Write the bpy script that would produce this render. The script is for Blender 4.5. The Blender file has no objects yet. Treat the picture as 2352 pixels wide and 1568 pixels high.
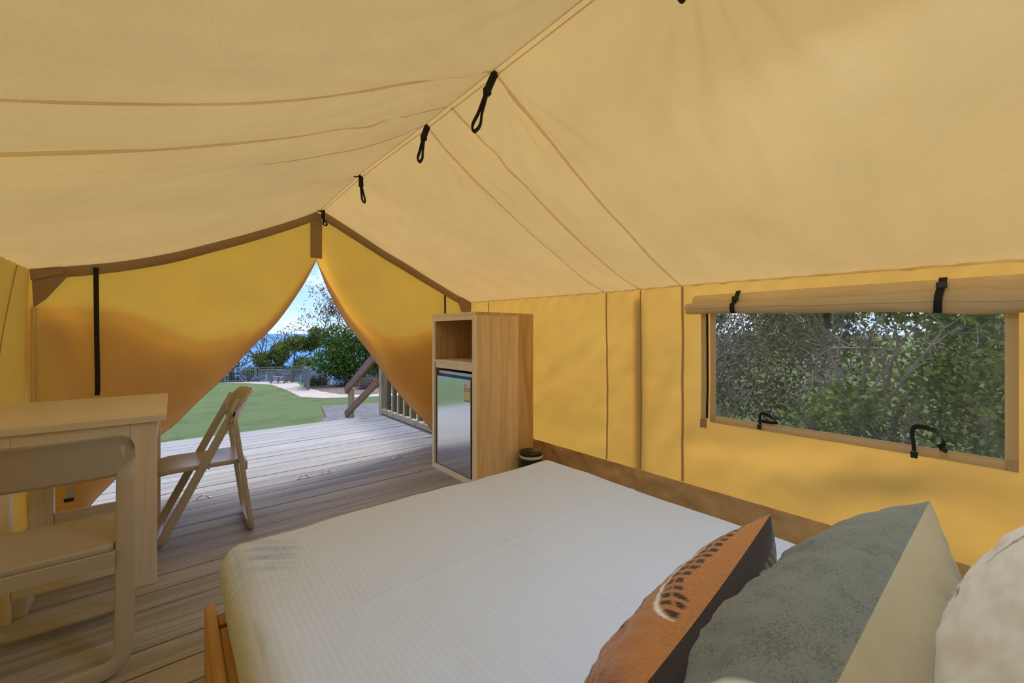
import bpy, bmesh, math, random
import numpy as np
from mathutils import Vector, Matrix, noise
R = math.radians
S = bpy.context.scene
COL = S.collection

# ------------------------------------------------------------------ camera
cam_d = bpy.data.cameras.new('camera')
cam = bpy.data.objects.new('camera', cam_d); COL.objects.link(cam)
cam.location = (0, 0, 1.2)
YAW = math.atan(781 / 949)
cam.rotation_euler = (R(90), 0, -YAW)
cam_d.sensor_width = 36; cam_d.lens = 949 / 2352 * 36
cam_d.shift_y = -18 / 2352
cam_d.clip_start = 0.02; cam_d.clip_end = 60000
S.camera = cam

# ------------------------------------------------------------------ colour management
S.view_settings.view_transform = 'Standard'
S.view_settings.look = 'None'
S.view_settings.gamma = 1
S.view_settings.use_curve_mapping = False
S.view_settings.exposure = 0.55

S.cycles.use_light_tree = False; S.cycles.max_bounces = 6; S.cycles.diffuse_bounces = 4; S.cycles.glossy_bounces = 3; S.cycles.transmission_bounces = 4
S.cycles.transparent_max_bounces = 8; S.cycles.caustics_reflective = False; S.cycles.caustics_refractive = False
S.cycles.use_adaptive_sampling = True; S.cycles.adaptive_threshold = .05

# ------------------------------------------------------------------ world: blue sky with cumulus
W = bpy.data.worlds.new('sky'); S.world = W; W.use_nodes = True
nt = W.node_tree; nt.nodes.clear()
def N(t, typ, **kw):
    n = t.nodes.new(typ)
    for k, v in kw.items(): setattr(n, k, v)
    return n
out = N(nt, 'ShaderNodeOutputWorld'); bg = N(nt, 'ShaderNodeBackground')
tc = N(nt, 'ShaderNodeTexCoord'); sep = N(nt, 'ShaderNodeSeparateXYZ')
nt.links.new(tc.outputs['Generated'], sep.inputs[0])
rmp = N(nt, 'ShaderNodeValToRGB'); cr = rmp.color_ramp
cr.elements[0].position = 0.0; cr.elements[0].color = (.56, .74, .97, 1)
cr.elements[1].position = .55; cr.elements[1].color = (.13, .33, .80, 1)
e = cr.elements.new(.16); e.color = (.22, .47, .92, 1)
nt.links.new(sep.outputs['Z'], rmp.inputs[0])
mp = N(nt, 'ShaderNodeMapping'); mp.inputs['Scale'].default_value = (1, 1, 1.7); mp.inputs['Location'].default_value = (.37, .12, .05)
nt.links.new(tc.outputs['Generated'], mp.inputs[0])
nz = N(nt, 'ShaderNodeTexNoise'); nz.inputs['Scale'].default_value = 5.2; nz.inputs['Detail'].default_value = 7; nz.inputs['Roughness'].default_value = .55
nt.links.new(mp.outputs[0], nz.inputs['Vector'])
cl = N(nt, 'ShaderNodeValToRGB'); cl.color_ramp.elements[0].position = .48; cl.color_ramp.elements[1].position = .66
nt.links.new(nz.outputs['Fac'], cl.inputs[0])
mix = N(nt, 'ShaderNodeMix', data_type='RGBA'); mix.inputs[7].default_value = (.93, .94, .97, 1)
nt.links.new(cl.outputs[0], mix.inputs[0]); nt.links.new(rmp.outputs[0], mix.inputs[6])
nt.links.new(mix.outputs[2], bg.inputs[0]); bg.inputs[1].default_value = 1.0
nt.links.new(bg.outputs[0], out.inputs[0])

# ------------------------------------------------------------------ sun (hazy)
sd = bpy.data.lights.new('sun', 'SUN'); sd.energy = 2.45; sd.angle = R(26); sd.color = (1, .95, .87)
sun = bpy.data.objects.new('sun', sd); COL.objects.link(sun)
sun.rotation_euler = (R(-9), R(21), 0)
# ================================================================== helpers
def tag(o, label=None, cat=None, group=None, kind=None):
    if label: o['label'] = label
    if cat: o['category'] = cat
    if group: o['group'] = group
    if kind: o['kind'] = kind
    return o
def empty(name, loc=(0, 0, 0), rz=0):
    o = bpy.data.objects.new(name, None); COL.objects.link(o)
    o.location = loc; o.rotation_euler = (0, 0, rz); o.empty_display_size = .1
    return o
def mesh_np(name, V, F, mat=None, parent=None, smooth=False):
    me = bpy.data.meshes.new(name)
    me.from_pydata([tuple(v) for v in V], [], [tuple(f) for f in F]) if not isinstance(V, np.ndarray) or len(V) < 1 else None
    if isinstance(V, np.ndarray):
        F = np.asarray(F, dtype=np.int32); k = F.shape[1]
        me.vertices.add(len(V)); me.vertices.foreach_set('co', V.astype(np.float32).ravel())
        me.loops.add(F.size); me.loops.foreach_set('vertex_index', F.ravel())
        me.polygons.add(len(F)); me.polygons.foreach_set('loop_start', np.arange(0, F.size, k, dtype=np.int32))
        me.update(calc_edges=True); me.validate()
    return link(name, me, mat, parent, smooth)
def link(name, me, mat=None, parent=None, smooth=False):
    if smooth: me.polygons.foreach_set('use_smooth', [True] * len(me.polygons))
    if mat: me.materials.append(mat)
    o = bpy.data.objects.new(name, me); COL.objects.link(o)
    if parent: o.parent = parent
    return o
def bev(o, w=.003, seg=2):
    m = o.modifiers.new('bevel', 'BEVEL'); m.width = w; m.segments = seg; m.limit_method = 'ANGLE'; m.angle_limit = R(40)
    return o

class MB:
    def __init__(s): s.v = []; s.f = []
    def box(s, x0, x1, y0, y1, z0, z1):
        b = len(s.v)
        s.v += [(x0,y0,z0),(x1,y0,z0),(x1,y1,z0),(x0,y1,z0),(x0,y0,z1),(x1,y0,z1),(x1,y1,z1),(x0,y1,z1)]
        s.f += [tuple(b+i for i in q) for q in ((0,3,2,1),(4,5,6,7),(0,1,5,4),(1,2,6,5),(2,3,7,6),(3,0,4,7))]
        return s
    def sweep(s, pts, w, t, normal=None, cap=True, rnd=.35, closed=False):
        """flat bar along pts: w across (perpendicular to normal), t along normal; rounded-corner section"""
        P = [Vector(p) for p in pts]; n = len(P)
        b = len(s.v)
        r = min(w, t) * rnd / 2
        sec = []
        for (cx_, cy_, a0) in ((w/2-r, t/2-r, 0), (-w/2+r, t/2-r, 90), (-w/2+r, -t/2+r, 180), (w/2-r, -t/2+r, 270)):
            for a in (0, 45, 90):
                sec.append((cx_ + r*math.cos(R(a0+a)), cy_ + r*math.sin(R(a0+a))))
        k = len(sec)
        for i in range(n):
            if closed: tg = (P[(i+1) % n] - P[i-1])
            else: tg = P[min(i+1, n-1)] - P[max(i-1, 0)]
            tg.normalize()
            nn = Vector(normal[i]) if isinstance(normal, list) else Vector(normal or (0, 0, 1))
            side = nn.cross(tg)
            if side.length < 1e-5: side = Vector((1, 0, 0)).cross(tg)
            side.normalize(); up = tg.cross(side).normalized()
            for (a, c) in sec: s.v.append(tuple(P[i] + side*a + up*c))
        for i in range(n if closed else n-1):
            j = (i+1) % n
            for q in range(k):
                s.f.append((b+i*k+q, b+i*k+(q+1) % k, b+j*k+(q+1) % k, b+j*k+q))
        if cap and not closed:
            s.f.append(tuple(b+q for q in range(k))[::-1]); s.f.append(tuple(b+(n-1)*k+q for q in range(k)))
        return s
    def tube(s, pts, rad, k=8, cap=True):
        P = [Vector(p) for p in pts]; n = len(P); b = len(s.v)
        rr = rad if isinstance(rad, (list, tuple)) else [rad]*n
        ref = Vector((.31, .17, .93))
        for i in range(n):
            tg = (P[min(i+1, n-1)] - P[max(i-1, 0)]).normalized()
            a = tg.cross(ref)
            if a.length < .05: a = tg.cross(Vector((1, 0, 0)))
            a.normalize(); c = tg.cross(a)
            for q in range(k):
                th = 2*math.pi*q/k
                s.v.append(tuple(P[i] + a*(rr[i]*math.cos(th)) + c*(rr[i]*math.sin(th))))
        for i in range(n-1):
            for q in range(k):
                s.f.append((b+i*k+q, b+i*k+(q+1) % k, b+(i+1)*k+(q+1) % k, b+(i+1)*k+q))
        if cap:
            s.f.append(tuple(b+q for q in range(k))[::-1]); s.f.append(tuple(b+(n-1)*k+q for q in range(k)))
        return s
    def lathe(s, prof, c=(0, 0, 0), k=32):
        b = len(s.v); n = len(prof)
        for (r, z) in prof:
            for q in range(k):
                th = 2*math.pi*q/k
                s.v.append((c[0]+r*math.cos(th), c[1]+r*math.sin(th), c[2]+z))
        for i in range(n-1):
            for q in range(k):
                s.f.append((b+i*k+q, b+i*k+(q+1) % k, b+(i+1)*k+(q+1) % k, b+(i+1)*k+q))
        s.f.append(tuple(b+q for q in range(k))[::-1]); s.f.append(tuple(b+(n-1)*k+q for q in range(k)))
        return s
    def prism(s, poly, ax, a0, a1):
        """poly: 2-D outline (ccw or cw) extruded along axis ax ('x','y','z') from a0 to a1"""
        b = len(s.v); n = len(poly)
        def P(p, a):
            return {'x': (a, p[0], p[1]), 'y': (p[0], a, p[1]), 'z': (p[0], p[1], a)}[ax]
        for p in poly: s.v.append(P(p, a0))
        for p in poly: s.v.append(P(p, a1))
        for i in range(n):
            j = (i+1) % n
            s.f.append((b+i, b+j, b+n+j, b+n+i))
        s.f.append(tuple(b+i for i in range(n))[::-1]); s.f.append(tuple(b+n+i for i in range(n)))
        return s
    def mesh(s, name):
        me = bpy.data.meshes.new(name); me.from_pydata(s.v, [], s.f)
        bm = bmesh.new(); bm.from_mesh(me); bmesh.ops.recalc_face_normals(bm, faces=bm.faces); bm.to_mesh(me); bm.free()
        return me
    def build(s, name, mat, parent=None, smooth=False):
        return link(name, s.mesh(name), mat, parent, smooth)
def box(name, mat, parent, x0, x1, y0, y1, z0, z1, b=.003):
    o = MB().box(x0, x1, y0, y1, z0, z1).build(name, mat, parent)
    return bev(o, b) if b else o
def grid(nu, nv, fn, name, mat, parent=None, smooth=True, uv=True, skip=None):
    V = []; F = []; UV = []
    for i in range(nu+1):
        for j in range(nv+1):
            u, v = i/nu, j/nv
            V.append(fn(u, v)); UV.append((u, v))
    m = nv+1
    for i in range(nu):
        for j in range(nv):
            if skip and skip((i+.5)/nu, (j+.5)/nv): continue
            F.append((i*m+j, (i+1)*m+j, (i+1)*m+j+1, i*m+j+1))
    me = bpy.data.meshes.new(name); me.from_pydata(V, [], F)
    if uv:
        l = me.uv_layers.new(name='UVMap')
        idx = np.zeros(len(me.loops), dtype=np.int32); me.loops.foreach_get('vertex_index', idx)
        l.data.foreach_set('uv', np.array(UV, dtype=np.float32)[idx].ravel())
    return link(name, me, mat, parent, smooth)
def interp(pts, x):
    if x <= pts[0][0]: return pts[0][1]
    for (a, b), (c, d) in zip(pts, pts[1:]):
        if x <= c:
            return b + (d-b)*(x-a)/(c-a)
    return pts[-1][1]
def smooth_interp(pts, x):
    # Catmull-Rom in x
    if x <= pts[0][0]: return pts[0][1]
    if x >= pts[-1][0]: return pts[-1][1]
    for i in range(len(pts)-1):
        if x <= pts[i+1][0]:
            p1, p2 = pts[i], pts[i+1]
            p0 = pts[i-1] if i > 0 else p1; p3 = pts[i+2] if i+2 < len(pts) else p2
            h = p2[0]-p1[0]; t = (x-p1[0])/h
            m1 = (p2[1]-p0[1])/max(1e-6, p2[0]-p0[0])*h; m2 = (p3[1]-p1[1])/max(1e-6, p3[0]-p1[0])*h
            t2, t3 = t*t, t*t*t
            return (2*t3-3*t2+1)*p1[1]+(t3-2*t2+t)*m1+(-2*t3+3*t2)*p2[1]+(t3-t2)*m2
def fbm(x, y, z=0, o=3):
    return noise.fractal(Vector((x, y, z)), 1.0, 2.0, o, noise_basis='PERLIN_ORIGINAL')
def lerp(a, b, t): return a+(b-a)*t
def sstep(a, b, x):
    t = max(0, min(1, (x-a)/(b-a))); return t*t*(3-2*t)

# ================================================================== materials
def newmat(name):
    m = bpy.data.materials.new(name); m.use_nodes = True; t = m.node_tree; t.nodes.clear()
    o = N(t, 'ShaderNodeOutputMaterial'); return m, t, o
def ramp(t, fac, c0, c1, p0=.3, p1=.7):
    r = N(t, 'ShaderNodeValToRGB'); r.color_ramp.elements[0].position = p0; r.color_ramp.elements[1].position = p1
    r.color_ramp.elements[0].color = (*c0, 1); r.color_ramp.elements[1].color = (*c1, 1)
    t.links.new(fac, r.inputs[0]); return r.outputs[0]
def tnoise(t, scale, detail=3, vec=None, sc=None, rough=.5, coord='Object'):
    c = N(t, 'ShaderNodeTexCoord'); n = N(t, 'ShaderNodeTexNoise')
    n.inputs['Scale'].default_value = scale; n.inputs['Detail'].default_value = detail; n.inputs['Roughness'].default_value = rough
    if sc:
        mpn = N(t, 'ShaderNodeMapping'); mpn.inputs['Scale'].default_value = sc
        t.links.new(c.outputs[coord], mpn.inputs[0]); t.links.new(mpn.outputs[0], n.inputs['Vector'])
    else: t.links.new(c.outputs[coord], n.inputs['Vector'])
    return n.outputs['Fac']
def bumpn(t, h, strength=.2, dist=.01):
    b = N(t, 'ShaderNodeBump'); b.inputs['Strength'].default_value = strength; b.inputs['Distance'].default_value = dist
    t.links.new(h, b.inputs['Height']); return b.outputs[0]
def pmat(name, col, rough=.6, metal=0, var=0, vscale=6, spec=.5, bump=0, bscale=80, sheen=0, vsc=None):
    m, t, o = newmat(name); p = N(t, 'ShaderNodeBsdfPrincipled')
    p.inputs['Roughness'].default_value = rough; p.inputs['Metallic'].default_value = metal
    p.inputs['Specular IOR Level'].default_value = spec
    if sheen: p.inputs['Sheen Weight'].default_value = sheen
    if var:
        c0 = tuple(max(0, c*(1-var)) for c in col); c1 = tuple(min(1, c*(1+var)) for c in col)
        t.links.new(ramp(t, tnoise(t, vscale, 4, sc=vsc), c0, c1), p.inputs['Base Color'])
    else: p.inputs['Base Color'].default_value = (*col, 1)
    if bump: t.links.new(bumpn(t, tnoise(t, bscale, 3, sc=vsc), bump, .004), p.inputs['Normal'])
    t.links.new(p.outputs[0], o.inputs[0]); return m
def canvas(name, refl, trans, fac=.5, var=.05, stain=None, wsc=None):
    m, t, o = newmat(name)
    d = N(t, 'ShaderNodeBsdfDiffuse'); tr = N(t, 'ShaderNodeBsdfTranslucent'); mx = N(t, 'ShaderNodeMixShader')
    mx.inputs[0].default_value = fac
    nfac = tnoise(t, 2.2, 3, rough=.6)
    d0 = tuple(c*(1-var) for c in refl); d1 = tuple(min(1, c*(1+var)) for c in refl)
    t0 = tuple(c*(1-var) for c in trans); t1 = tuple(min(1, c*(1+var)) for c in trans)
    dc = ramp(t, nfac, d0, d1); tcol = ramp(t, nfac, t0, t1)
    # slubby weave: fine streaks in both directions
    w1 = tnoise(t, 30, 2, sc=(1, 1, 22) if not wsc else wsc); w2 = tnoise(t, 30, 2, sc=(22, 22, 1))
    ad_ = N(t, 'ShaderNodeMath', operation='ADD'); t.links.new(w1, ad_.inputs[0]); t.links.new(w2, ad_.inputs[1])
    wr = ramp(t, ad_.outputs[0], (.95, .95, .94), (1, 1, 1), .75, 1.1)
    for src, dst in ((dc, d.inputs[0]), (tcol, tr.inputs[0])):
        mm = N(t, 'ShaderNodeMix', data_type='RGBA', blend_type='MULTIPLY'); mm.inputs[0].default_value = 1
        t.links.new(src, mm.inputs[6]); t.links.new(wr, mm.inputs[7]); t.links.new(mm.outputs[2], dst)
    t.links.new(d.outputs[0], mx.inputs[1]); t.links.new(tr.outputs[0], mx.inputs[2]); t.links.new(mx.outputs[0], o.inputs[0])
    return m
def wood(name, base, dark, scale=9, axis='x', rough=.55, knots=0, randv=.12, ringy=1.0, spec=.35, fine=.82):
    m, t, o = newmat(name); p = N(t, 'ShaderNodeBsdfPrincipled'); p.inputs['Roughness'].default_value = rough
    p.inputs['Specular IOR Level'].default_value = spec
    st = {'x': (.06, 1, 1), 'y': (1, .06, 1), 'z': (1, 1, .06)}[axis]
    c = N(t, 'ShaderNodeTexCoord'); oi = N(t, 'ShaderNodeObjectInfo')
    off = N(t, 'ShaderNodeVectorMath', operation='SCALE'); off.inputs[0].default_value = (13.7, 9.1, 5.3); t.links.new(oi.outputs['Random'], off.inputs['Scale'])
    av = N(t, 'ShaderNodeVectorMath', operation='ADD'); t.links.new(c.outputs['Object'], av.inputs[0]); t.links.new(off.outputs[0], av.inputs[1])
    mpn = N(t, 'ShaderNodeMapping'); mpn.inputs['Scale'].default_value = st; t.links.new(av.outputs[0], mpn.inputs[0])
    n1 = N(t, 'ShaderNodeTexNoise'); n1.inputs['Scale'].default_value = scale*3; n1.inputs['Detail'].default_value = 6; n1.inputs['Distortion'].default_value = ringy
    t.links.new(mpn.outputs[0], n1.inputs['Vector'])
    n2 = N(t, 'ShaderNodeTexNoise'); n2.inputs['Scale'].default_value = scale*14; n2.inputs['Detail'].default_value = 3
    t.links.new(mpn.outputs[0], n2.inputs['Vector'])
    a1 = ramp(t, n1.outputs['Fac'], dark, base, .32, .62)
    a2 = ramp(t, n2.outputs['Fac'], (fine, fine-.015, fine-.03), (1.05, 1.05, 1.05), .35, .65)
    mm = N(t, 'ShaderNodeMix', data_type='RGBA', blend_type='MULTIPLY'); mm.inputs[0].default_value = 1
    t.links.new(a1, mm.inputs[6]); t.links.new(a2, mm.inputs[7])
    cur = mm.outputs[2]
    if knots:
        vo = N(t, 'ShaderNodeTexVoronoi'); vo.inputs['Scale'].default_value = knots
        mp2 = N(t, 'ShaderNodeMapping'); mp2.inputs['Scale'].default_value = {'x': (.35, 1, 1), 'y': (1, .35, 1), 'z': (1, 1, .35)}[axis]
        t.links.new(av.outputs[0], mp2.inputs[0]); t.links.new(mp2.outputs[0], vo.inputs['Vector'])
        kf = ramp(t, vo.outputs['Distance'], (.38, .25, .16), (1, 1, 1), .05, .13)
        m3 = N(t, 'ShaderNodeMix', data_type='RGBA', blend_type='MULTIPLY'); m3.inputs[0].default_value = .85
        t.links.new(cur, m3.inputs[6]); t.links.new(kf, m3.inputs[7]); cur = m3.outputs[2]
    hv = N(t, 'ShaderNodeHueSaturation'); mr = N(t, 'ShaderNodeMapRange'); mr.inputs[3].default_value = 1-randv; mr.inputs[4].default_value = 1+randv
    t.links.new(oi.outputs['Random'], mr.inputs[0]); t.links.new(mr.outputs[0], hv.inputs['Value']); t.links.new(cur, hv.inputs['Color'])
    t.links.new(hv.outputs[0], p.inputs['Base Color'])
    t.links.new(bumpn(t, n1.outputs['Fac'], .12, .002), p.inputs['Normal'])
    t.links.new(p.outputs[0], o.inputs[0]); return m
def leafmat(name, c0, c1, c2, tr=.35):
    m, t, o = newmat(name); g = N(t, 'ShaderNodeNewGeometry')
    r = N(t, 'ShaderNodeValToRGB'); r.color_ramp.elements[0].color = (*c0, 1); r.color_ramp.elements[1].color = (*c2, 1)
    e_ = r.color_ramp.elements.new(.55); e_.color = (*c1, 1)
    t.links.new(g.outputs['Random Per Island'], r.inputs[0])
    d = N(t, 'ShaderNodeBsdfDiffuse'); x = N(t, 'ShaderNodeBsdfTranslucent'); mx = N(t, 'ShaderNodeMixShader'); mx.inputs[0].default_value = tr
    t.links.new(r.outputs[0], d.inputs[0]); t.links.new(r.outputs[0], x.inputs[0])
    t.links.new(d.outputs[0], mx.inputs[1]); t.links.new(x.outputs[0], mx.inputs[2]); t.links.new(mx.outputs[0], o.inputs[0]); return m

M = {}
M['roof'] = canvas('roof_canvas', (.79, .60, .335), (.85, .55, .19), .305)
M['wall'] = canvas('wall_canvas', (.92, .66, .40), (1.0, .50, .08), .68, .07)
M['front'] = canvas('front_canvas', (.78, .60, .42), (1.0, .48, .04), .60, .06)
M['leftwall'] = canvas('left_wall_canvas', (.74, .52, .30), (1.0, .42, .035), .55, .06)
M['fold'] = canvas('folded_door_canvas', (.72, .62, .46), (.46, .42, .32), .38, .04)
M['band'] = canvas('brown_canvas', (.46, .335, .225), (.25, .15, .07), .25, .05)
M['tape'] = canvas('tan_canvas_tape', (.66, .53, .34), (.45, .32, .14), .3, .04)
M['skirt'] = pmat('brown_vinyl_skirt', (.56, .385, .20), .34, 0, .12, 9, .5)
M['blind'] = canvas('blind_canvas', (.84, .70, .45), (.62, .46, .22), .35, .04)
M['seam'] = canvas('seam_canvas', (.78, .62, .38), (.95, .85, .66), .72, .03)
M['seamwall'] = canvas('wall_seam_canvas', (.56, .43, .25), (.50, .34, .13), .4, .05)
M['black'] = pmat('black_webbing', (.012, .012, .013), .7, 0, .25, 60, .3)
M['blackplastic'] = pmat('black_plastic', (.014, .014, .016), .35)
M['deck'] = wood('weathered_decking', (.45, .425, .395), (.35, .325, .295), 4, 'x', .62, 3.4, .09)
M['under'] = pmat('deck_underside', (.02, .016, .012), .9)
M['pine'] = wood('raw_pine', (.80, .61, .38), (.70, .49, .27), 4.5, 'z', .5, 0, .07, 1.6, fine=.93)
M['pinered'] = wood('reddish_pine', (.72, .49, .26), (.58, .34, .15), 4.5, 'z', .5, 3.6, .06, 1.8, fine=.92)
M['pinepale'] = wood('pale_pine', (.92, .82, .62), (.88, .74, .52), 4.5, 'z', .5, 0, .03, 1.2, fine=.96)
M['limed'] = wood('limed_timber', (.74, .67, .585), (.70, .625, .535), 4, 'x', .40, 0, .02, 1.2, .5, .965)
M['limedv'] = wood('limed_timber_upright', (.74, .67, .585), (.70, .625, .535), 4, 'z', .40, 0, .02, 1.2, .5, .965)
M['chair'] = pmat('stone_plastic', (.45, .40, .335), .30, 0, .03, 4, .5, .05, 500)
M['steel'] = pmat('brushed_steel', (.74, .75, .74), .13, 1.0)
M['grey'] = pmat('silver_plastic', (.55, .60, .65), .25, .4)
M['white'] = pmat('white_print', (.82, .82, .80), .5)
M['orangep'] = pmat('orange_print', (.80, .25, .06), .5)
M['greenp'] = pmat('green_print', (.20, .33, .17), .5)
M['yellowp'] = pmat('yellow_print', (.88, .66, .06), .5)
M['metal'] = pmat('bright_metal', (.8, .8, .8), .25, 1)
M['bag'] = pmat('bin_liner', (.6, .6, .62), .4)
M['railpale'] = wood('treated_pine', (.55, .43, .27), (.40, .29, .17), 6, 'z', .6, 0, .1)
M['railbrown'] = wood('brown_oiled_timber', (.20, .105, .058), (.12, .06, .032), 6, 'z', .5, 0, .12)
M['railred'] = wood('red_brown_handrail', (.36, .14, .085), (.26, .095, .055), 6, 'y', .45, 0, .1)
M['greywood'] = wood('grey_weathered_timber', (.30, .29, .27), (.19, .18, .165), 6, 'z', .75, 0, .15)
M['bedwood'] = wood('orange_pine', (.72, .42, .16), (.54, .27, .08), 4, 'y', .45, 0, .06)

# pane: clear vinyl, slightly milky and scratched
m, t, o = newmat('clear_vinyl'); M['vinyl'] = m
tp = N(t, 'ShaderNodeBsdfTransparent'); tp.inputs[0].default_value = (.93, .95, .95, 1)
gl = N(t, 'ShaderNodeBsdfGlossy'); gl.inputs['Roughness'].default_value = .12; gl.inputs[0].default_value = (.9, .95, 1, 1)
df = N(t, 'ShaderNodeBsdfDiffuse'); df.inputs[0].default_value = (.75, .8, .8, 1)
m1 = N(t, 'ShaderNodeMixShader'); m2 = N(t, 'ShaderNodeMixShader')
sc_ = tnoise(t, 9, 6, sc=(1, 1.2, .35), rough=.7)
t.links.new(ramp(t, sc_, (.05, .05, .05), (.20, .20, .20), .42, .72), m1.inputs[0])
m2.inputs[0].default_value = .02
t.links.new(tp.outputs[0], m1.inputs[1]); t.links.new(df.outputs[0], m1.inputs[2])
t.links.new(m1.outputs[0], m2.inputs[1]); t.links.new(gl.outputs[0], m2.inputs[2]); t.links.new(m2.outputs[0], o.inputs[0])

# quilt: white satin stripe running along the bed
m, t, o = newmat('white_satin_stripe'); M['quilt'] = m
p = N(t, 'ShaderNodeBsdfPrincipled'); p.inputs['Sheen Weight'].default_value = .15
c = N(t, 'ShaderNodeTexCoord'); wv = N(t, 'ShaderNodeTexWave', wave_type='BANDS', bands_direction='X', wave_profile='SIN')
wv.inputs['Scale'].default_value = 21; wv.inputs['Distortion'].default_value = .12; wv.inputs['Detail'].default_value = 0
t.links.new(c.outputs['Object'], wv.inputs['Vector'])
t.links.new(ramp(t, wv.outputs['Fac'], (.60, .68, .85), (.63, .71, .88), .3, .7), p.inputs['Base Color'])
t.links.new(ramp(t, wv.outputs['Fac'], (.75, .75, .75), (.50, .50, .50), .35, .65), p.inputs['Roughness'])
t.links.new(bumpn(t, tnoise(t, 26, 4, sc=(1, .45, 1)), .10, .006), p.inputs['Normal'])
t.links.new(p.outputs[0], o.inputs[0])

# ================================================================== SETTING
# ---- terrain
def zg(y): return -.7 if y < 6.5 else -.7-.06*(y-6.5)
def edge_y(x): return 39.0 if x < 5.2 else max(24.0, 39.0-(x-5.2)*3.6) if x < 9 else 26.0
def terrain(x, y, off=0):
    z = zg(y)+off
    over = y-edge_y(x)-1.2
    if over > 0: z -= min(30, over*.75)
    return z
m, t, o = newmat('lawn_grass'); M['lawn'] = m
p = N(t, 'ShaderNodeBsdfPrincipled'); p.inputs['Roughness'].default_value = .9; p.inputs['Specular IOR Level'].default_value = .1
n1 = tnoise(t, .8, 6, rough=.7); n2 = tnoise(t, 30, 5, rough=.8)
a_ = N(t, 'ShaderNodeMath', operation='ADD'); t.links.new(n1, a_.inputs[0]); t.links.new(n2, a_.inputs[1])
t.links.new(ramp(t, a_.outputs[0], (.085, .13, .04), (.19, .24, .095), .75, 1.25), p.inputs['Base Color'])
t.links.new(bumpn(t, n2, .8, .05), p.inputs['Normal']); t.links.new(p.outputs[0], o.inputs[0])
def gr_fn(u, v):
    x = lerp(-40, 46, u); y = lerp(-26, 62, v); return (x, y, terrain(x, y))
tag(grid(86, 110, gr_fn, 'lawn', M['lawn'], uv=False), kind='structure')
def ground_patch(name, poly, off, mat, kind='structure', side=.05):
    # polygon draped on the ground plane, with a small thickness
    mb = MB(); n = len(poly)
    V = [(x, y, zg(y)+off) for x, y in poly]+[(x, y, zg(y)-side) for x, y in poly]
    F = [tuple(range(n))]+[(i, (i+1) % n, n+(i+1) % n, n+i) for i in range(n)]
    mb.v = V; mb.f = F
    o = mb.build(name, mat); tag(o, kind=kind); return o
M['path'] = pmat('pale_concrete_path', (.56, .45, .37), .85, 0, .10, 3)
M['mulch'] = pmat('brown_leaf_mulch', (.22, .17, .13), .95, 0, .55, 9, .1, .8, 14)
M['paver'] = pmat('dark_stone_paving', (.17, .155, .15), .85, 0, .35, 6)
ground_patch('path', [(-6, 44.5), (1.2, 41.5), (2.97, 39.3), (4.22, 36.4), (5.06, 30.84), (4.59, 23.78), (4.12, 18.83), (4.55, 17.25), (5.05, 16.71), (5.76, 16.1), (11, 12),
             (12, 13.2), (6.09, 17.0), (5.53, 18.2), (5.5, 21.06), (5.98, 27.35), (6.7, 31.5), (6.6, 35.2), (5.3, 37.6), (3.5, 39.8), (1.4, 42.3), (-6, 45.6)], .02, M['path'])
ground_patch('garden_bed', [(5.55, 18.2), (6.1, 16.95), (12, 13.3), (24, 13.3), (24, 27), (9, 27.5), (7.4, 28.6), (6.2, 27.35), (5.55, 21.06)], .012, M['mulch'])
ground_patch('stair_paving', [(3.73, 14.2), (3.1, 11.4), (1.7, 8.3), (2.6, 8.0), (4.31, 10.7), (5.6, 12.6), (4.7, 13.9)], .03, M['paver'])
# sea
m, t, o = newmat('sea_water'); M['sea'] = m
p = N(t, 'ShaderNodeBsdfPrincipled'); p.inputs['Roughness'].default_value = .35; p.inputs['Specular IOR Level'].default_value = .3
t.links.new(ramp(t, tnoise(t, .01, 5, sc=(1, .4, 1)), (.03, .17, .47), (.06, .24, .58)), p.inputs['Base Color'])
t.links.new(p.outputs[0], o.inputs[0])
o = MB().prism([(-30000, 58), (58, 58), (45000, 45000), (-30000, 45000)], 'z', -40, -20).build('sea', M['sea']); tag(o, kind='structure')
o = MB().prism([(45, -400), (900, -400), (900, 700), (58, 57), (45, 40)], 'z', -6, -.9).build('far_ground', M['lawn']); tag(o, kind='structure')

# ---- floor: weathered boards on a dark sub-frame (boards run along X, pitch 148.5 mm)
floor = MB()
floor.box(-1.15, 2.62, -1.85, 5.90, -.20, -.060)
for xx in np.arange(-1.1, 2.6, .45): floor.box(xx, xx+.045, -1.85, 5.90, -.060, -.0345)
for yy in np.arange(-1.7, 5.9, .9): floor.box(-1.1, 2.35, yy, yy+.09, -.68, -.2)
floor = tag(floor.build('floor', M['under']), kind='structure')
PITCH = .1485
board_me = MB().box(-1.78, 2.03, -.0702, .0702, -.034, 0).mesh('deck_board')
board_me.materials.append(M['deck'])
k0 = -24
for k in range(k0, 28):
    yc = 1.803+PITCH*(k+.5)
    o = bpy.data.objects.new('deck_board', board_me); COL.objects.link(o); o.parent = floor
    o.location = (.61 + (.02 if k % 2 else -.01), yc, random.Random(k).uniform(-.0015, .0008))
    if k % 9 == 0: bev(o, .004, 1)
fascia = box('fascia_board', M['deck'], floor, -1.15, 2.62, 5.962, 5.986, -.22, 0)

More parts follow.
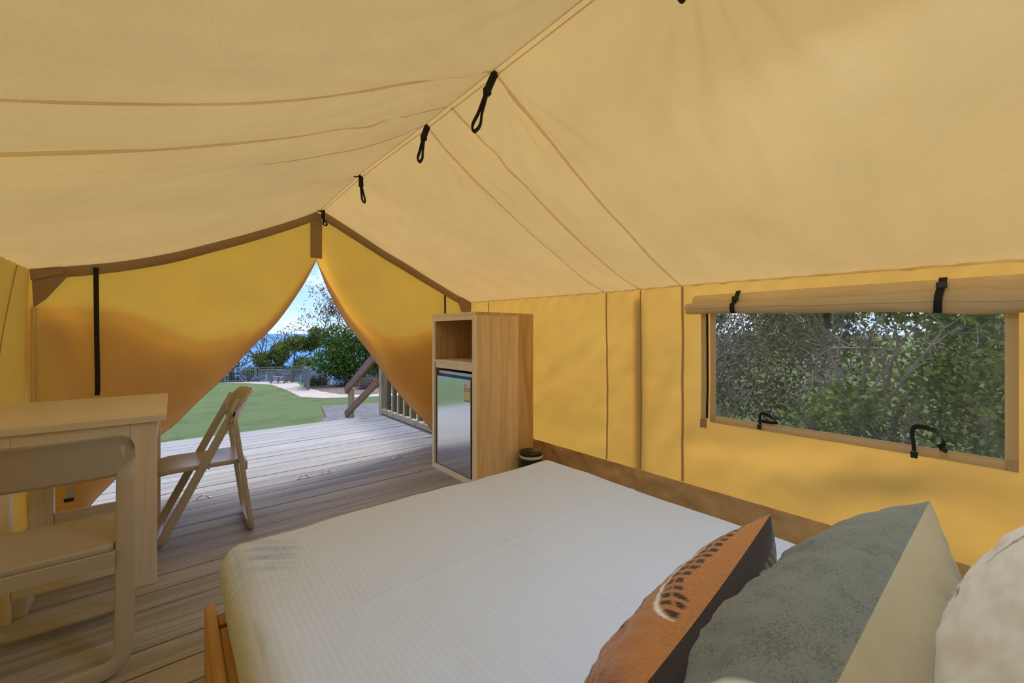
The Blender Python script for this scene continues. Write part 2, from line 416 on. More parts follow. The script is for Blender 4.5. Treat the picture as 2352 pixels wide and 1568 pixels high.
# ---- tent geometry
YF, YR = 3.90, -1.75
XL, XR, XC = -.685, 2.60, .99
def ridge(y): return interp([(-1.75, 2.25), (.8, 2.232), (1.9, 2.25), (2.83, 2.279), (3.9, 2.29)], y)
def ridgex(y): return interp([(-1.75, .985), (2.8, .985), (3.9, 1.018)], y)
def eaveR(y): return interp([(-1.75, 1.48), (0, 1.491), (1.4, 1.516), (2, 1.52), (3.9, 1.549)], y)
def eaveL(y): return 1.60
SEAMS = [(1.314, 1.397), (1.645, 1.715), (1.885, 2.02)]   # y at ridge, y at eave
def roof_pt(side, y, u):
    """u=0 ridge .. 1 eave"""
    xr, zr = ridgex(y), ridge(y)
    xe, ze = (XL, eaveL(y)) if side < 0 else (XR, eaveR(y))
    x = lerp(xr, xe, u); z = lerp(zr, ze, u)
    f = sstep(2.6, 3.9, y)
    Sg = (.085 if side < 0 else lerp(.060, .008, f))
    z -= 4*Sg*u*(1-u)
    env = min(1, u*7)*min(1, (1-u)*7)
    # billow between the sewn seams
    ys = [lerp(a, b, u) for a, b in SEAMS]
    for a, b, amp in ((ys[0], ys[1], .026), (ys[1], ys[2], .040 if side < 0 else .030)):
        if a < y < b:
            q = (y-a)/(b-a); w = (.25+.75*sstep(.3, .75, u)) if side < 0 else (.3+.7*sstep(.15, .7, u))
            z += -amp*math.sin(math.pi*q)*w*env
    # loose pleat hanging just in front of the middle seam
    q = y-ys[1]
    if side < 0:
        w = sstep(.42, .72, u)*env
        z += w*(-.020*math.exp(-((q-.045-.03*math.sin(u*5))/.026)**2)+.008*math.exp(-((q-.11)/.03)**2)-.012*math.exp(-((q+.12)/.04)**2)*sstep(.6, .9, u))
        z += -.010*math.exp(-((y-ys[2]-.06)/.028)**2)*sstep(.3, .7, u)*env
        z += -.010*math.exp(-((y-.62-.5*(u-.5))/.05)**2)*sstep(.35, .6, u)*sstep(1, .75, u)
    else:
        w = math.exp(-((u-.60)/.20)**2)*env
        z += w*(-.022*math.exp(-((q-.040)/.024)**2)+.010*math.exp(-((q-.10)/.03)**2))
        z += -.012*math.exp(-((y-ys[0]-.10+.12*u)/.03)**2)*math.exp(-((u-.75)/.16)**2)
    for a in ys:                                            # puckered ridge at each seam
        z += .004*math.exp(-((y-a)/.012)**2)*env
    # drag folds fanning from the strap points on the ridge, fading down the slope
    for i, ysx in enumerate((.52, 1.314, 1.879, 2.827)):
        dy = y-ysx; r_ = u*1.75
        if r_ > .02:
            ang = math.atan2(dy, r_)
            z += .013*math.sin(ang*21+i*1.3)*math.exp(-((r_-.25)/.30)**2)*math.exp(-(ang/.7)**2)
    # long soft wrinkles
    z += env*(.014*fbm(y*1.1+3*side, u*1.6, 2.1)+0.015*fbm(y*5.0+9*side, u*1.3+y*.35, 7.7)+0.006*fbm(y*13+5*side, u*2.2, 3.3))
    # small gathers at the eave
    z += .003*math.sin(y*46+3*math.sin(y*7))*math.exp(-((1-u)/.07)**2)
    return (x, y, z)
ceiling = empty('ceiling', (0, 0, 0)); tag(ceiling, kind='structure')
for side, nm in ((-1, 'roof_panel'), (1, 'roof_panel')):
    grid(330, 72, lambda a, b: roof_pt(side, lerp(YR, YF, a), b), nm, M['roof'], ceiling)
# sewn seams: narrow double layer with stitch rows
m, t, o = newmat('stitch_thread'); M['stitch'] = pmat('stitch_thread', (.62, .48, .28), .8)
def seam_strip(fn, n, w, name, mat, parent, off):
    """fn(s)->(point, along, normal)"""
    V = []; F = []
    for i in range(n+1):
        pnt, al_, nn = fn(i/n)
        sd_ = nn.cross(al_).normalized()
        for a, h in ((-w/2, 0), (-w/2, off), (w/2, off), (w/2, 0)):
            V.append(tuple(pnt+sd_*a+nn*h))
    for i in range(n):
        for q in range(3): F.append((i*4+q, (i+1)*4+q, (i+1)*4+q+1, i*4+q+1))
    me = bpy.data.meshes.new(name); me.from_pydata(V, [], F); return link(name, me, mat, parent, False)
def stitches(fn, n, offs, parent, L=.5):
    V = []; F = []
    for w in offs:
        for i in range(n):
            for s_ in (0,):
                a0, d0, n0 = fn((i+.0)/n); a1, d1, n1_ = fn((i+L)/n)
                s0 = n0.cross(d0).normalized(); s1 = n1_.cross(d1).normalized()
                b = len(V); h = .0007
                V += [tuple(a0+s0*(w-h)+n0*.003), tuple(a0+s0*(w+h)+n0*.003), tuple(a1+s1*(w+h)+n1_*.003), tuple(a1+s1*(w-h)+n1_*.003)]
                F.append((b, b+1, b+2, b+3))
    me = bpy.data.meshes.new('stitching'); me.from_pydata(V, [], F); o = link('stitching', me, M['stitch'], parent); o['kind'] = 'stuff'; return o
def seam_fn(side, a, b):
    def f(s):
        u = .004+.992*s
        q = lambda u_: Vector(roof_pt(side, lerp(a, b, u_), u_))
        p0 = q(u); d = (q(min(1, u+.01))-q(max(0, u-.01))).normalized()
        nn = Vector((0, 1, 0)).cross(d); nn.normalize()
        if nn.z > 0: nn = -nn
        return p0+nn*.0008, d, nn
    return f
for side in (-1, 1):
    for a, b in SEAMS:
        fs = seam_fn(side, a, b)
        so = seam_strip(fs, 70, .014, 'seam', M['seam'], ceiling, .0009)
        stitches(fs, 170, (-.005, .005), so)
def ridge_fn(sgn):
    def f(s):
        y = lerp(YR, YF-.02, s); u = .009
        q = Vector(roof_pt(sgn, y, u)); d = Vector((0, 1, 0))
        nn = Vector((-.35*sgn, 0, -1)).normalized()
        return q+nn*.001, d, nn
    return f
for sgn in (-1, 1):
    so = seam_strip(ridge_fn(sgn), 160, .006, 'ridge_seam', M['seam'], ceiling, .0014)
    stitches(ridge_fn(sgn), 420, (-.002,), so)

# ---- right wall
WY0, WY1, WZ0, WZ1 = .02, 1.178, .69, 1.36
VENT = -1.40
def wall_x(y, z):
    h = max(0, min(1, (z-.1)/1.4))
    x = XR + .012*math.sin(math.pi*h)
    x += (.012*fbm(y*1.3, z*1.5, 4.2)+.006*fbm(y*4+z*3, z*3.5, 6.2))*math.sin(math.pi*h)
    # diagonal drag folds below the window
    q = (y*.62+z)*9
    x += .012*math.sin(q+2*fbm(y*2, z*2, 1))*math.exp(-((z-.45)/.22)**2)*(1 if y < 1.35 else .25)
    for sy in (1.395, 1.71, 2.01): x += .006*math.exp(-((y-sy)/.02)**2)
    # folds in the narrow panels
    if 1.4 < y < 1.7: x += .003*math.sin((y*1.6+z*.9)*14)*math.sin(math.pi*h)*math.sin(math.pi*(y-1.4)/.3)
    x += .0035*math.sin(y*38+4*z)*math.exp(-((z-1.5)/.06)**2)
    return x
wall_right = empty('wall_right'); tag(wall_right, kind='structure')
def seglist(a, b, cuts, step):
    pts = [a]+[c for c in cuts if a < c < b]+[b]; outl = []
    for p0, p1 in zip(pts, pts[1:]):
        n = max(1, int(round((p1-p0)/step))); outl += [p0+(p1-p0)*i/n for i in range(n)]
    return outl+[b]
W2Y0, W2Y1 = -1.25, -.075
YS = seglist(YR, YF, [W2Y0, W2Y1, WY0, WY1, 1.395, 1.71, 2.01], .028); ZS = seglist(.16, 1.0, [WZ0], .028)[:-1]+seglist(1.0, 1.0001, [], 1)[:1]
ZF = [z for z in seglist(.16, WZ0, [], .028)]+seglist(WZ0, WZ1, [], .028)[1:]+seglist(WZ1, 1.52, [], .02)[1:]
V = []; F = []
for y in YS:
    for j, z in enumerate(ZF):
        zz = z if z <= WZ1 else WZ1+(z-WZ1)/(1.52-WZ1)*(eaveR(y)+.002-WZ1)
        V.append((wall_x(y, zz), y, zz))
mz = len(ZF)
for i in range(len(YS)-1):
    for j in range(mz-1):
        yc = (YS[i]+YS[i+1])/2; zc = (ZF[j]+ZF[j+1])/2
        if WZ0 < zc < WZ1 and (WY0 < yc < WY1 or W2Y0 < yc < W2Y1): continue
        F.append((i*mz+j, (i+1)*mz+j, (i+1)*mz+j+1, i*mz+j+1))
me = bpy.data.meshes.new('canvas_panel'); me.from_pydata(V, [], F); link('canvas_panel', me, M['wall'], wall_right, True)
def skirt_fn(u, v):
    y = lerp(YR, YF, u); z = lerp(.0, .227, v)
    top = math.exp(-((v-1)/.06)**2)
    x = XR-.016-.016*(1-v)+.014*fbm(y*5, z*7, 3)*(1-top)+.010*fbm(y*16, z*9+y*3, 8)*(1-top)+.003*math.sin(y*60+5*math.sin(y*9))*math.exp(-((v-.9)/.12)**2)
    return (x, y, z)
grid(300, 14, skirt_fn, 'vinyl_skirt', M['skirt'], wall_right)
def vseam(y, z0, z1):
    def f(s):
        z = lerp(z0, z1, s); q = Vector((wall_x(y, z)-.001, y, z))
        return q, Vector((0, 0, 1)), Vector((-1, 0, 0))
    return f
for y, mt, w in ((2.012, M['seamwall'], .013), (1.394, M['seamwall'], .016), (1.71, M['seamwall'], .010), (3.55, M['seamwall'], .013)):
    so = seam_strip(vseam(y, .225, eaveR(y)-.004), 50, w, 'seam', mt, wall_right, .003)
def eave_fn(s):
    y = lerp(YR, YF, s); return Vector((XR-.012, y, eaveR(y)+.001)), Vector((0, 1, 0)), Vector((-.8, 0, -.6))
so = seam_strip(eave_fn, 200, .012, 'eave_seam', M['seam'], wall_right, .0015)
stitches(eave_fn, 420, (.004,), so)
# tent pole standing outside against the canvas
pole = tag(MB().tube([(2.665, 1.745, -.7), (2.655, 1.745, 1.5)], .030, 14).build('tent_pole', M['railpale'], None, True), 'round tent pole standing outside against the yellow canvas wall', 'pole')

# window_1: pane, tapes, zip, tie straps
win = empty('window_1', (XR, .6, 1.0)); tag(win, kind='structure')
def chp(o, par):   # parent keeping world coordinates
    o.parent = par; o.matrix_parent_inverse = par.matrix_world.inverted(); return o
bpy.context.view_layer.update()
def pane_fn(y0, y1):
    def f(u, v):
        y = lerp(y0, y1, u); z = lerp(WZ0-.01, WZ1+.01, v)
        return (XR+.010+.006*fbm(y*2.2, z*2.4, 5)+.004*math.sin(y*9+z*7), y, z)
    return f
chp(grid(40, 24, pane_fn(WY0-.01, WY1+.01), 'pane', M['vinyl']), win)
def tape(name, y0, y1, z0, z1, off=.006, mat='tape', th=.003, par=None, n=24):
    vert = (z1-z0) > (y1-y0)
    def f(s):
        if vert: y = (y0+y1)/2; z = lerp(z0, z1, s); d = Vector((0, 0, 1))
        else: y = lerp(y0, y1, s); z = (z0+z1)/2; d = Vector((0, 1, 0))
        return Vector((wall_x(y, z)-off, y, z)), d, Vector((-1, 0, 0))
    w = (y1-y0) if vert else (z1-z0)
    return chp(seam_strip(f, n, w, name, M[mat], None, th), par or win)
tape('frame_tape', WY0-.032, WY0+.004, WZ0-.043, 1.40)
tape('frame_tape', WY1-.004, WY1+.030, WZ0-.040, 1.40)
tape('frame_tape', WY0-.030, WY1+.028, WZ0-.042, WZ0+.002, .007)
tape('zip_tape', WY1+.050, WY1+.088, WZ0-.042, 1.38, .004)
tape('zip', WY1+.040, WY1+.053, WZ0-.02, 1.38, .009, 'black')
tape('corner_patch', WY1+.048, WY1+.088, WZ0-.082, WZ0-.030, .012, 'band')
tape('zip', W2Y1+.006, W2Y1+.040, WZ0-.02, 1.40, .009, 'black')
tape('corner_patch', W2Y1+.002, W2Y1+.036, WZ0-.085, WZ0-.02, .012, 'band')
def ribbon(name, pts, w, t, normal, mat, par):
    o = MB().sweep(pts, w, t, normal, rnd=.5).build(name, mat, None, True)
    return chp(o, par) if par else o
def rib_strap(name, pts, wdir, w, par, mat='black', t=.0022):
    """webbing whose width points along wdir"""
    P = [Vector(p) for p in pts]; nn = []
    for i in range(len(P)):
        tg = (P[min(i+1, len(P)-1)]-P[max(i-1, 0)]).normalized(); n_ = tg.cross(Vector(wdir))
        if n_.length < 1e-4: n_ = Vector((1, 0, 0))
        nn.append(n_.normalized())
    o = MB().sweep(pts, w, t, nn, rnd=.4).build(name, M[mat], None, False)
    return chp(o, par) if par else o
def spline(pts, n=8):
    P = [Vector(p) for p in pts]; o = []
    for i in range(len(P)-1):
        p0 = P[max(0, i-1)]; p1 = P[i]; p2 = P[i+1]; p3 = P[min(len(P)-1, i+2)]
        for k in range(n):
            t = k/n
            o.append(.5*((2*p1)+(-p0+p2)*t+(2*p0-5*p1+4*p2-p3)*t*t+(-p0+3*p1-3*p2+p3)*t**3))
    o.append(P[-1]); return o
xi = XR-.012
st1 = empty('tie_strap', (xi, .92, .66)); bpy.context.view_layer.update(); chp(st1, win); bpy.context.view_layer.update()
rib_strap('webbing', spline([(xi, .922, .655), (xi-.004, .920, .69), (xi-.012, .915, .735), (xi-.030, .898, .752), (xi-.040, .865, .748), (xi-.038, .830, .725), (xi-.028, .826, .712), (xi-.014, .860, .705), (xi-.008, .912, .705)]), (.25, .75, 1), .017, st1)
chp(bev(MB().box(xi-.012, xi-.001, .910, .932, .655, .685).build('buckle', M['blackplastic']), .003), st1)
st2 = empty('tie_strap', (xi, .285, .65)); bpy.context.view_layer.update(); chp(st2, win); bpy.context.view_layer.update()
rib_strap('webbing', spline([(xi, .286, .650), (xi-.004, .288, .70), (xi-.010, .292, .755), (xi-.024, .283, .782), (xi-.040, .255, .790), (xi-.046, .222, .782), (xi-.040, .200, .758), (xi-.030, .192, .728), (xi-.024, .206, .708), (xi-.020, .196, .700), (xi-.018, .182, .694)]), (.35, .6, 1), .019, st2)
chp(bev(MB().box(xi-.013, xi-.001, .274, .298, .640, .672).build('buckle', M['blackplastic']), .003), st2)
rib_strap('outside_strap', [(XR+.03, .625, 1.40), (XR+.032, .622, 1.30), (XR+.034, .612, 1.225)], (0, 1, 0), .026, win)

# rolled blind above the window
blind = empty('rolled_blind', (XR-.03, .45, 1.36)); bpy.context.view_layer.update()
tag(blind, 'tan canvas blind rolled up above the clear window', 'blind')
def roll_fn(u, v):
    y = lerp(1.332, -1.30, u); a = v*2*math.pi*1.12
    c = interp([(-1.3, 1.325), (-.03, 1.326), (.2, 1.338), (.55, 1.344), (1.33, 1.358)], y)
    rz = interp([(-1.3, .046), (-.02, .047), (.12, .058), (.2, .052), (.45, .044), (.8, .038), (1.33, .036)], y)
    rz *= 1+.03*math.sin(y*11)
    rr = (1-.10*v)
    x = XR-.045-.04*math.cos(a)*rr; z = c+rz*math.sin(a)*rr
    z += .004*fbm(y*4, a, 2)
    return (x, y, z)
chp(grid(110, 26, roll_fn, 'roll', M['blind']), blind)
def flap_fn(u, v):
    y = lerp(1.305, -1.28, u); zt = interp([(-1.3, 1.43), (1.3, 1.442)], y)
    zb = roll_fn((1.332-y)/2.632, .22)[2]
    z = lerp(zt, zb-.004, v)
    x = XR-.010-.030*v-.012*math.sin(math.pi*v)+.006*fbm(y*3, v*2, 6)+.003*fbm(y*9, v*2, 9)
    return (x, y, z)
chp(grid(100, 10, flap_fn, 'flap', M['blind']), blind)
for y in (1.030, .196):
    c = roll_fn((1.332-y)/2.632, .25)[2]; rb = roll_fn((1.332-y)/2.632, .75)[2]
    top = 1.452 if y > .5 else 1.442
    rib_strap('strap', spline([(XR-.030, y-.002, top), (XR-.066, y, c+.016), (XR-.086, y+.004, c-.006), (XR-.096, y+.008, (c+rb)/2+.012), (XR-.093, y+.010, rb+.022), (XR-.074, y+.012, rb-.004), (XR-.05, y+.012, rb-.006)]), (0, 1, 0), .026, blind)
    chp(bev(MB().box(XR-.080, XR-.060, y-.017, y+.017, c+.006, c+.032).build('buckle', M['blackplastic']), .003), blind)

# ---- left wall
wall_left = empty('wall_left'); tag(wall_left, kind='structure')
YL = seglist(YR, YF, [-.9, 1.3], .05); ZL = seglist(0, 1.603, [.69, 1.36], .05)
V = []; F = []
for y in YL:
    for z in ZL:
        x = XL-(1-.8*sstep(3.6, 3.9, y))*(.07*math.sin(math.pi*z/1.605)+.02*(1-z/1.6)+.02*fbm(y*1.5, z*1.2, 11)*(1 if .05 < z < 1.55 else 0))
        x += .018*math.exp(-((y-3.72)/.05)**2)*math.sin(math.pi*z/1.6)
        V.append((x, y, z))
mz = len(ZL)
for i in range(len(YL)-1):
    for j in range(mz-1):
        yc = (YL[i]+YL[i+1])/2; zc = (ZL[j]+ZL[j+1])/2
        F.append((i*mz+j, (i+1)*mz+j, (i+1)*mz+j+1, i*mz+j+1))
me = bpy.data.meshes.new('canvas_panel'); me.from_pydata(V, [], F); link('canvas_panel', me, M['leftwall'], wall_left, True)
def lseam(s):
    z = lerp(.02, 1.59, s); return Vector((XL-.07*math.sin(math.pi*z/1.605)-.02*(1-z/1.6)+.006, 3.60, z)), Vector((0, 0, 1)), Vector((1, 0, 0))
seam_strip(lseam, 40, .012, 'seam', M['seamwall'], wall_left, .003)

# ---- front gable with the tied-back door
EL = [(-.72, -.03), (-.46, 0), (-.403, .071), (-.288, .204), (-.096, .426), (.012, .519), (.139, .664), (.327, .864), (.501, 1.081), (.687, 1.294), (.887, 1.618), (1.000, 1.850), (1.02, 1.88)]
ER = [(1.005, 1.872), (1.102, 1.615), (1.255, 1.324), (1.458, 1.059), (1.675, .745), (1.907, .448), (2.106, .242), (2.22, .08), (2.28, 0), (2.62, -.03)]
BL = [(-.72, 1.40), (-.609, 1.39), (-.393, 1.386), (-.177, 1.341), (.012, 1.219), (.191, 1.16), (.384, 1.203), (.624, 1.365), (.819, 1.632), (.939, 1.831), (1.0, 1.90)]
BR = [(1.01, 1.90), (1.029, 1.841), (1.14, 1.657), (1.335, 1.387), (1.586, 1.204), (1.812, 1.174), (2.157, 1.274), (2.62, 1.38)]
wall_front = empty('wall_front'); tag(wall_front, kind='structure')
def roofz(x):
    if x < ridgex(YF): return roof_pt(-1, YF, (ridgex(YF)-x)/(ridgex(YF)-XL))[2]
    return roof_pt(1, YF, (x-ridgex(YF))/(XR-ridgex(YF)))[2]
def front_y(x, z, edge):
    d = max(0, z-edge)
    y = YF + .10*math.exp(-d/.07) + .012*fbm(x*1.4, z*1.2, 21)
    if x < .2:   # drag folds by the left corner
        y += .020*math.sin((x*2.2+z*.55)*9)*math.exp(-((x+.60)/.16)**2)*sstep(1.5, 1.1, z)
    return y
def flapL(u, v):
    x = lerp(XL-.06, 1.015, u); e = max(.004, smooth_interp(EL, x)); z = lerp(e, roofz(x)-.004, v**1.35)
    return (x, front_y(x, z, e if x > -.44 else -9), z)
def flapR(u, v):
    x = lerp(1.012, XR+.01, u); e = max(.004, smooth_interp(ER, x)); z = lerp(e, roofz(x)-.004, v**1.35)
    return (x, front_y(x, z, e if x < 2.25 else -9), z)
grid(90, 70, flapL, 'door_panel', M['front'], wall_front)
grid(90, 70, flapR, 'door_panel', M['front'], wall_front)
def foldL(u, v):
    x = lerp(XL-.02, 1.0, u); e = max(.01, smooth_interp(EL, x)+.004); b = max(e+.01, smooth_interp(BL, x)); z = lerp(e, b, v)
    return (x, front_y(x, z, e if x > -.44 else -9)+.012+.05*math.sin(math.pi*v*.8), z)
def foldR(u, v):
    x = lerp(1.012, XR, u); e = max(.01, smooth_interp(ER, x)+.004); b = max(e+.01, smooth_interp(BR, x)); z = lerp(e, b, v)
    return (x, front_y(x, z, e if x < 2.25 else -9)+.012+.05*math.sin(math.pi*v*.8), z)
grid(70, 30, foldL, 'folded_back_door', M['fold'], wall_front)
grid(70, 30, foldR, 'folded_back_door', M['fold'], wall_front)
# hem cord along the edges of the opening
for E_, x0, x1 in ((EL, -.44, 1.005), (ER, 1.012, 2.26)):
    pts = []
    for i in range(61):
        x = lerp(x0, x1, i/60); e = max(.004, smooth_interp(E_, x)); pts.append((x, front_y(x, e, e)-.002, e))
    MB().tube(pts, .0045, 6).build('hem', M['blind'], wall_front, True)
# brown reinforcing band under the roof edge
def band_piece(x0, x1, dz, name='gable_band', n=40, y=.014):
    V = []; F = []
    for i in range(n+1):
        x = lerp(x0, x1, i/n); zt = roofz(x)+.002
        V += [(x, YF-y-.003*math.sin(x*7), zt), (x, YF-y-.006-.002*math.sin(x*9), zt-dz), (x, YF-y+.006, zt-dz-.001)]
    for i in range(n):
        for q in range(2): F.append((i*3+q, (i+1)*3+q, (i+1)*3+q+1, i*3+q+1))
    me = bpy.data.meshes.new(name); me.from_pydata(V, [], F); return link(name, me, M['band'], wall_front, True)
band_piece(XL+.03, .99, .072); band_piece(1.05, XR-.01, .080)
bev(MB().box(.928, 1.024, YF-.020, YF-.014, 1.86, 2.255).build('centre_strip', M['band'], wall_front), .002)
MB().prism([(XL+.012, 1.585), (-.60, 1.615), (-.50, 1.60), (-.61, 1.42), (XL+.02, 1.36)], 'y', YF-.030, YF-.024).build('corner_patch', M['band'], wall_front)
MB().prism([(XL+.005, 1.61), (-.56, 1.66), (-.53, 1.585), (XL+.010, 1.53)], 'y', YF-.040, YF-.034).build('corner_patch', M['band'], wall_front)
MB().prism([(XR-.005, 1.555), (2.46, 1.605), (2.43, 1.53), (2.47, 1.44), (XR-.01, 1.42)], 'y', YF-.030, YF-.022).build('corner_patch', M['band'], wall_front)
for (x, z0, z1, w) in ((-.386, .79, 1.640, .026), (2.262, .95, 1.610, .020)):
    rib_strap('door_strap', spline([(x-.004, YF-.026, z1), (x, YF-.028, (z0+z1)/2), (x+.004, YF-.028, z0+.06), (x, YF-.030, z0)], 6), (1, 0, 0), w, wall_front)
# left corner seam (double piped) of the gable
MB().tube([(XL+.012, YF-.02, .02), (XL+.012, YF-.02, .9), (XL+.014, YF-.02, 1.36)], .005, 6).build('corner_piping', M['blind'], wall_front, True)
MB().tube([(XL+.030, YF-.015, .02), (XL+.030, YF-.015, .9), (XL+.030, YF-.02, 1.36)], .004, 6).build('corner_piping', M['blind'], wall_front, True)
# grey tie with buckle low on the left door panel
tb = empty('buckle_strap', (-.51, YF-.03, .18)); tb.parent = wall_front; bpy.context.view_layer.update()
chp(bev(MB().box(-.525, -.497, YF-.034, YF-.028, .14, .215).build('webbing', M['grey']), .001), tb)
chp(bev(MB().box(-.535, -.490, YF-.040, YF-.028, .118, .142).build('buckle', M['blackplastic']), .003), tb)

# ---- rear gable
wall_rear = empty('wall_rear'); tag(wall_rear, kind='structure')
def rear_fn(u, v):
    x = lerp(XL, XR, u); q = (ridgex(YR)-x)/(ridgex(YR)-XL) if x < ridgex(YR) else (x-ridgex(YR))/(XR-ridgex(YR))
    zt = roof_pt(-1 if x < ridgex(YR) else 1, YR, q)[2]
    return (x, YR+.01*fbm(x*2, v*2, 31), lerp(0, zt, v))
grid(50, 24, rear_fn, 'canvas_panel', M['wall'], wall_rear)
# unseen fill lamp added above the frame to offset the canvas's yellow light
lamp = empty('added_fill_lamp', (.96, .22, 2.03)); tag(lamp, 'added fill lamp, round flat white, unseen above the bed', 'lamp')
MB().lathe([(.02, .035), (.17, .03), (.185, .02), (.185, .0), (.178, -.004), (.001, -.004)], k=40).build('housing', M['white'], lamp, True)
MB().tube([(0, 0, .03), (0, 0, .20)], .004, 8).build('cord', M['black'], lamp, True)
ad = bpy.data.lights.new('fill_light', 'AREA'); ad.shape = 'DISK'; ad.size = .34; ad.energy = 7.0; ad.color = (.55, .78, 1.0)  # added cool fill so the quilt doesn't turn yellow
al = bpy.data.objects.new('fill_light', ad); COL.objects.link(al); al.parent = lamp; al.location = (0, 0, -.008)

# ================================================================== RIDGE STRAPS
def ridge_strap(loc, L, tilt, label, tail=None, slit=1.0, r=0.0):
    t_ = empty('ridge_strap', loc); tag(t_, label, 'strap', 'black webbing straps along the ridge'); bpy.context.view_layer.update()
    p0 = Vector(loc); vx = Vector((math.cos(YAW), -math.sin(YAW), 0))       # across the tent, facing the bed
    def P(a, z): return p0+vx*(a+tilt*(-z)/L)+Vector((0, 0, z))
    nrm = Vector((math.sin(YAW), math.cos(YAW), 0))
    # upper band
    rib_strap('band', spline([P(.012, .012), P(.006, -.02), P(0, -.30*L)], 6), tuple((vx*.85+nrm*.5).normalized()), .030, t_, t=.005)
    o = MB(); c = P(0, -.32*L)
    chp(bev(MB().box(c.x-.014, c.x+.014, c.y-.012, c.y+.012, c.z-.016, c.z+.014).build('knot', M['black']), .004), t_)
    w = .0085*slit
    loop = [P(-.003, -.34*L), P(-.005, -.5*L), P(-.0075, -.70*L), P(-w-.002, -.86*L), P(-w*.9, -.95*L), P(0, -1.0*L), P(w*.9, -.95*L), P(w+.002, -.86*L), P(.0075, -.70*L), P(.005, -.5*L), P(.003, -.34*L)]
    pts = spline(loop, 5)
    ob = MB().sweep(pts, .020, .009, [tuple((pts[min(i+1, len(pts)-1)]-pts[max(i-1, 0)]).normalized().cross(nrm).normalized()) for i in range(len(pts))], rnd=.4).build('loop', M['black'], None, True)
    chp(ob, t_)
    if tail:
        rib_strap('tail', spline([p0+Vector(q) for q in tail], 6), (0, .3, 1), .013, t_, t=.003)
    return t_
ridge_strap((.985, 1.314, 2.238), .235, -.075, 'largest black ridge strap with an open loop, nearest of those hanging whole', slit=1.5)
ridge_strap((.985, 1.879, 2.245), .182, -.032, 'second black loop strap along the ridge, hanging where two seams meet', slit=1.1)
ridge_strap((.985, 2.827, 2.270), .180, .030, 'third black ridge strap with a short tail pointing left', tail=[(0, 0, 0), (-.03, -.01, -.012), (-.075, -.02, -.012)], slit=.9)
ridge_strap((1.012, 3.84, 2.268), .125, .030, 'black strap tied at the gable peak above the door', tail=[(.01, 0, .0), (-.07, -.01, -.008), (-.12, -.015, -.030), (-.165, -.02, -.04)], slit=1.6)
ridge_strap((.985, .535, 2.225), .185, .01, 'black strap end just showing at the top edge of the picture', slit=1.0)

# ================================================================== BED
bed = empty('bed', (.86, .63, 0)); tag(bed, 'orange pine bed showing its side rail beside the white quilt', 'bed'); bpy.context.view_layer.update()
BX0, BX1, BY0, BY1, BT = .118, 1.605, -.40, 1.640, .525
def cbox(name, mat, par, *a, b=.004):
    o = MB().box(*a).build(name, mat); bev(o, b); return chp(o, par)
cbox('side_rail', M['bedwood'], bed, .078, .106, BY0, BY1-.02, .13, .345)
cbox('side_rail', M['bedwood'], bed, BX1+.0, BX1+.028, BY0, BY1-.02, .13, .345)
cbox('ledger', M['bedwood'], bed, .1065, .150, BY0+.03, BY1-.15, .285, .330)
cbox('foot_rail', M['bedwood'], bed, .106, BX1, BY1-.06, BY1-.032, .13, .30)
cbox('head_rail', M['bedwood'], bed, .106, BX1, BY0-.0, BY0+.028, .13, .345)
for x in (.080, BX1-.04):
    for y in (BY0+.03, BY1-.13): cbox('leg', M['bedwood'], bed, x+.027, x+.087-.02, y, y+.06, 0, .33)
for i in range(11): cbox('slat', M['pine'], bed, .108, BX1-.002, BY0+.08+i*.176, BY0+.16+i*.176, .262, .282)
mat_o = tag(bev(MB().box(BX0+.03, BX1-.03, BY0+.03, BY1-.05, .283, BT-.035).build('mattress', M['white']), .03, 4), 'white mattress lying under the quilt on the bed frame', 'mattress')
rnd = random.Random(4)
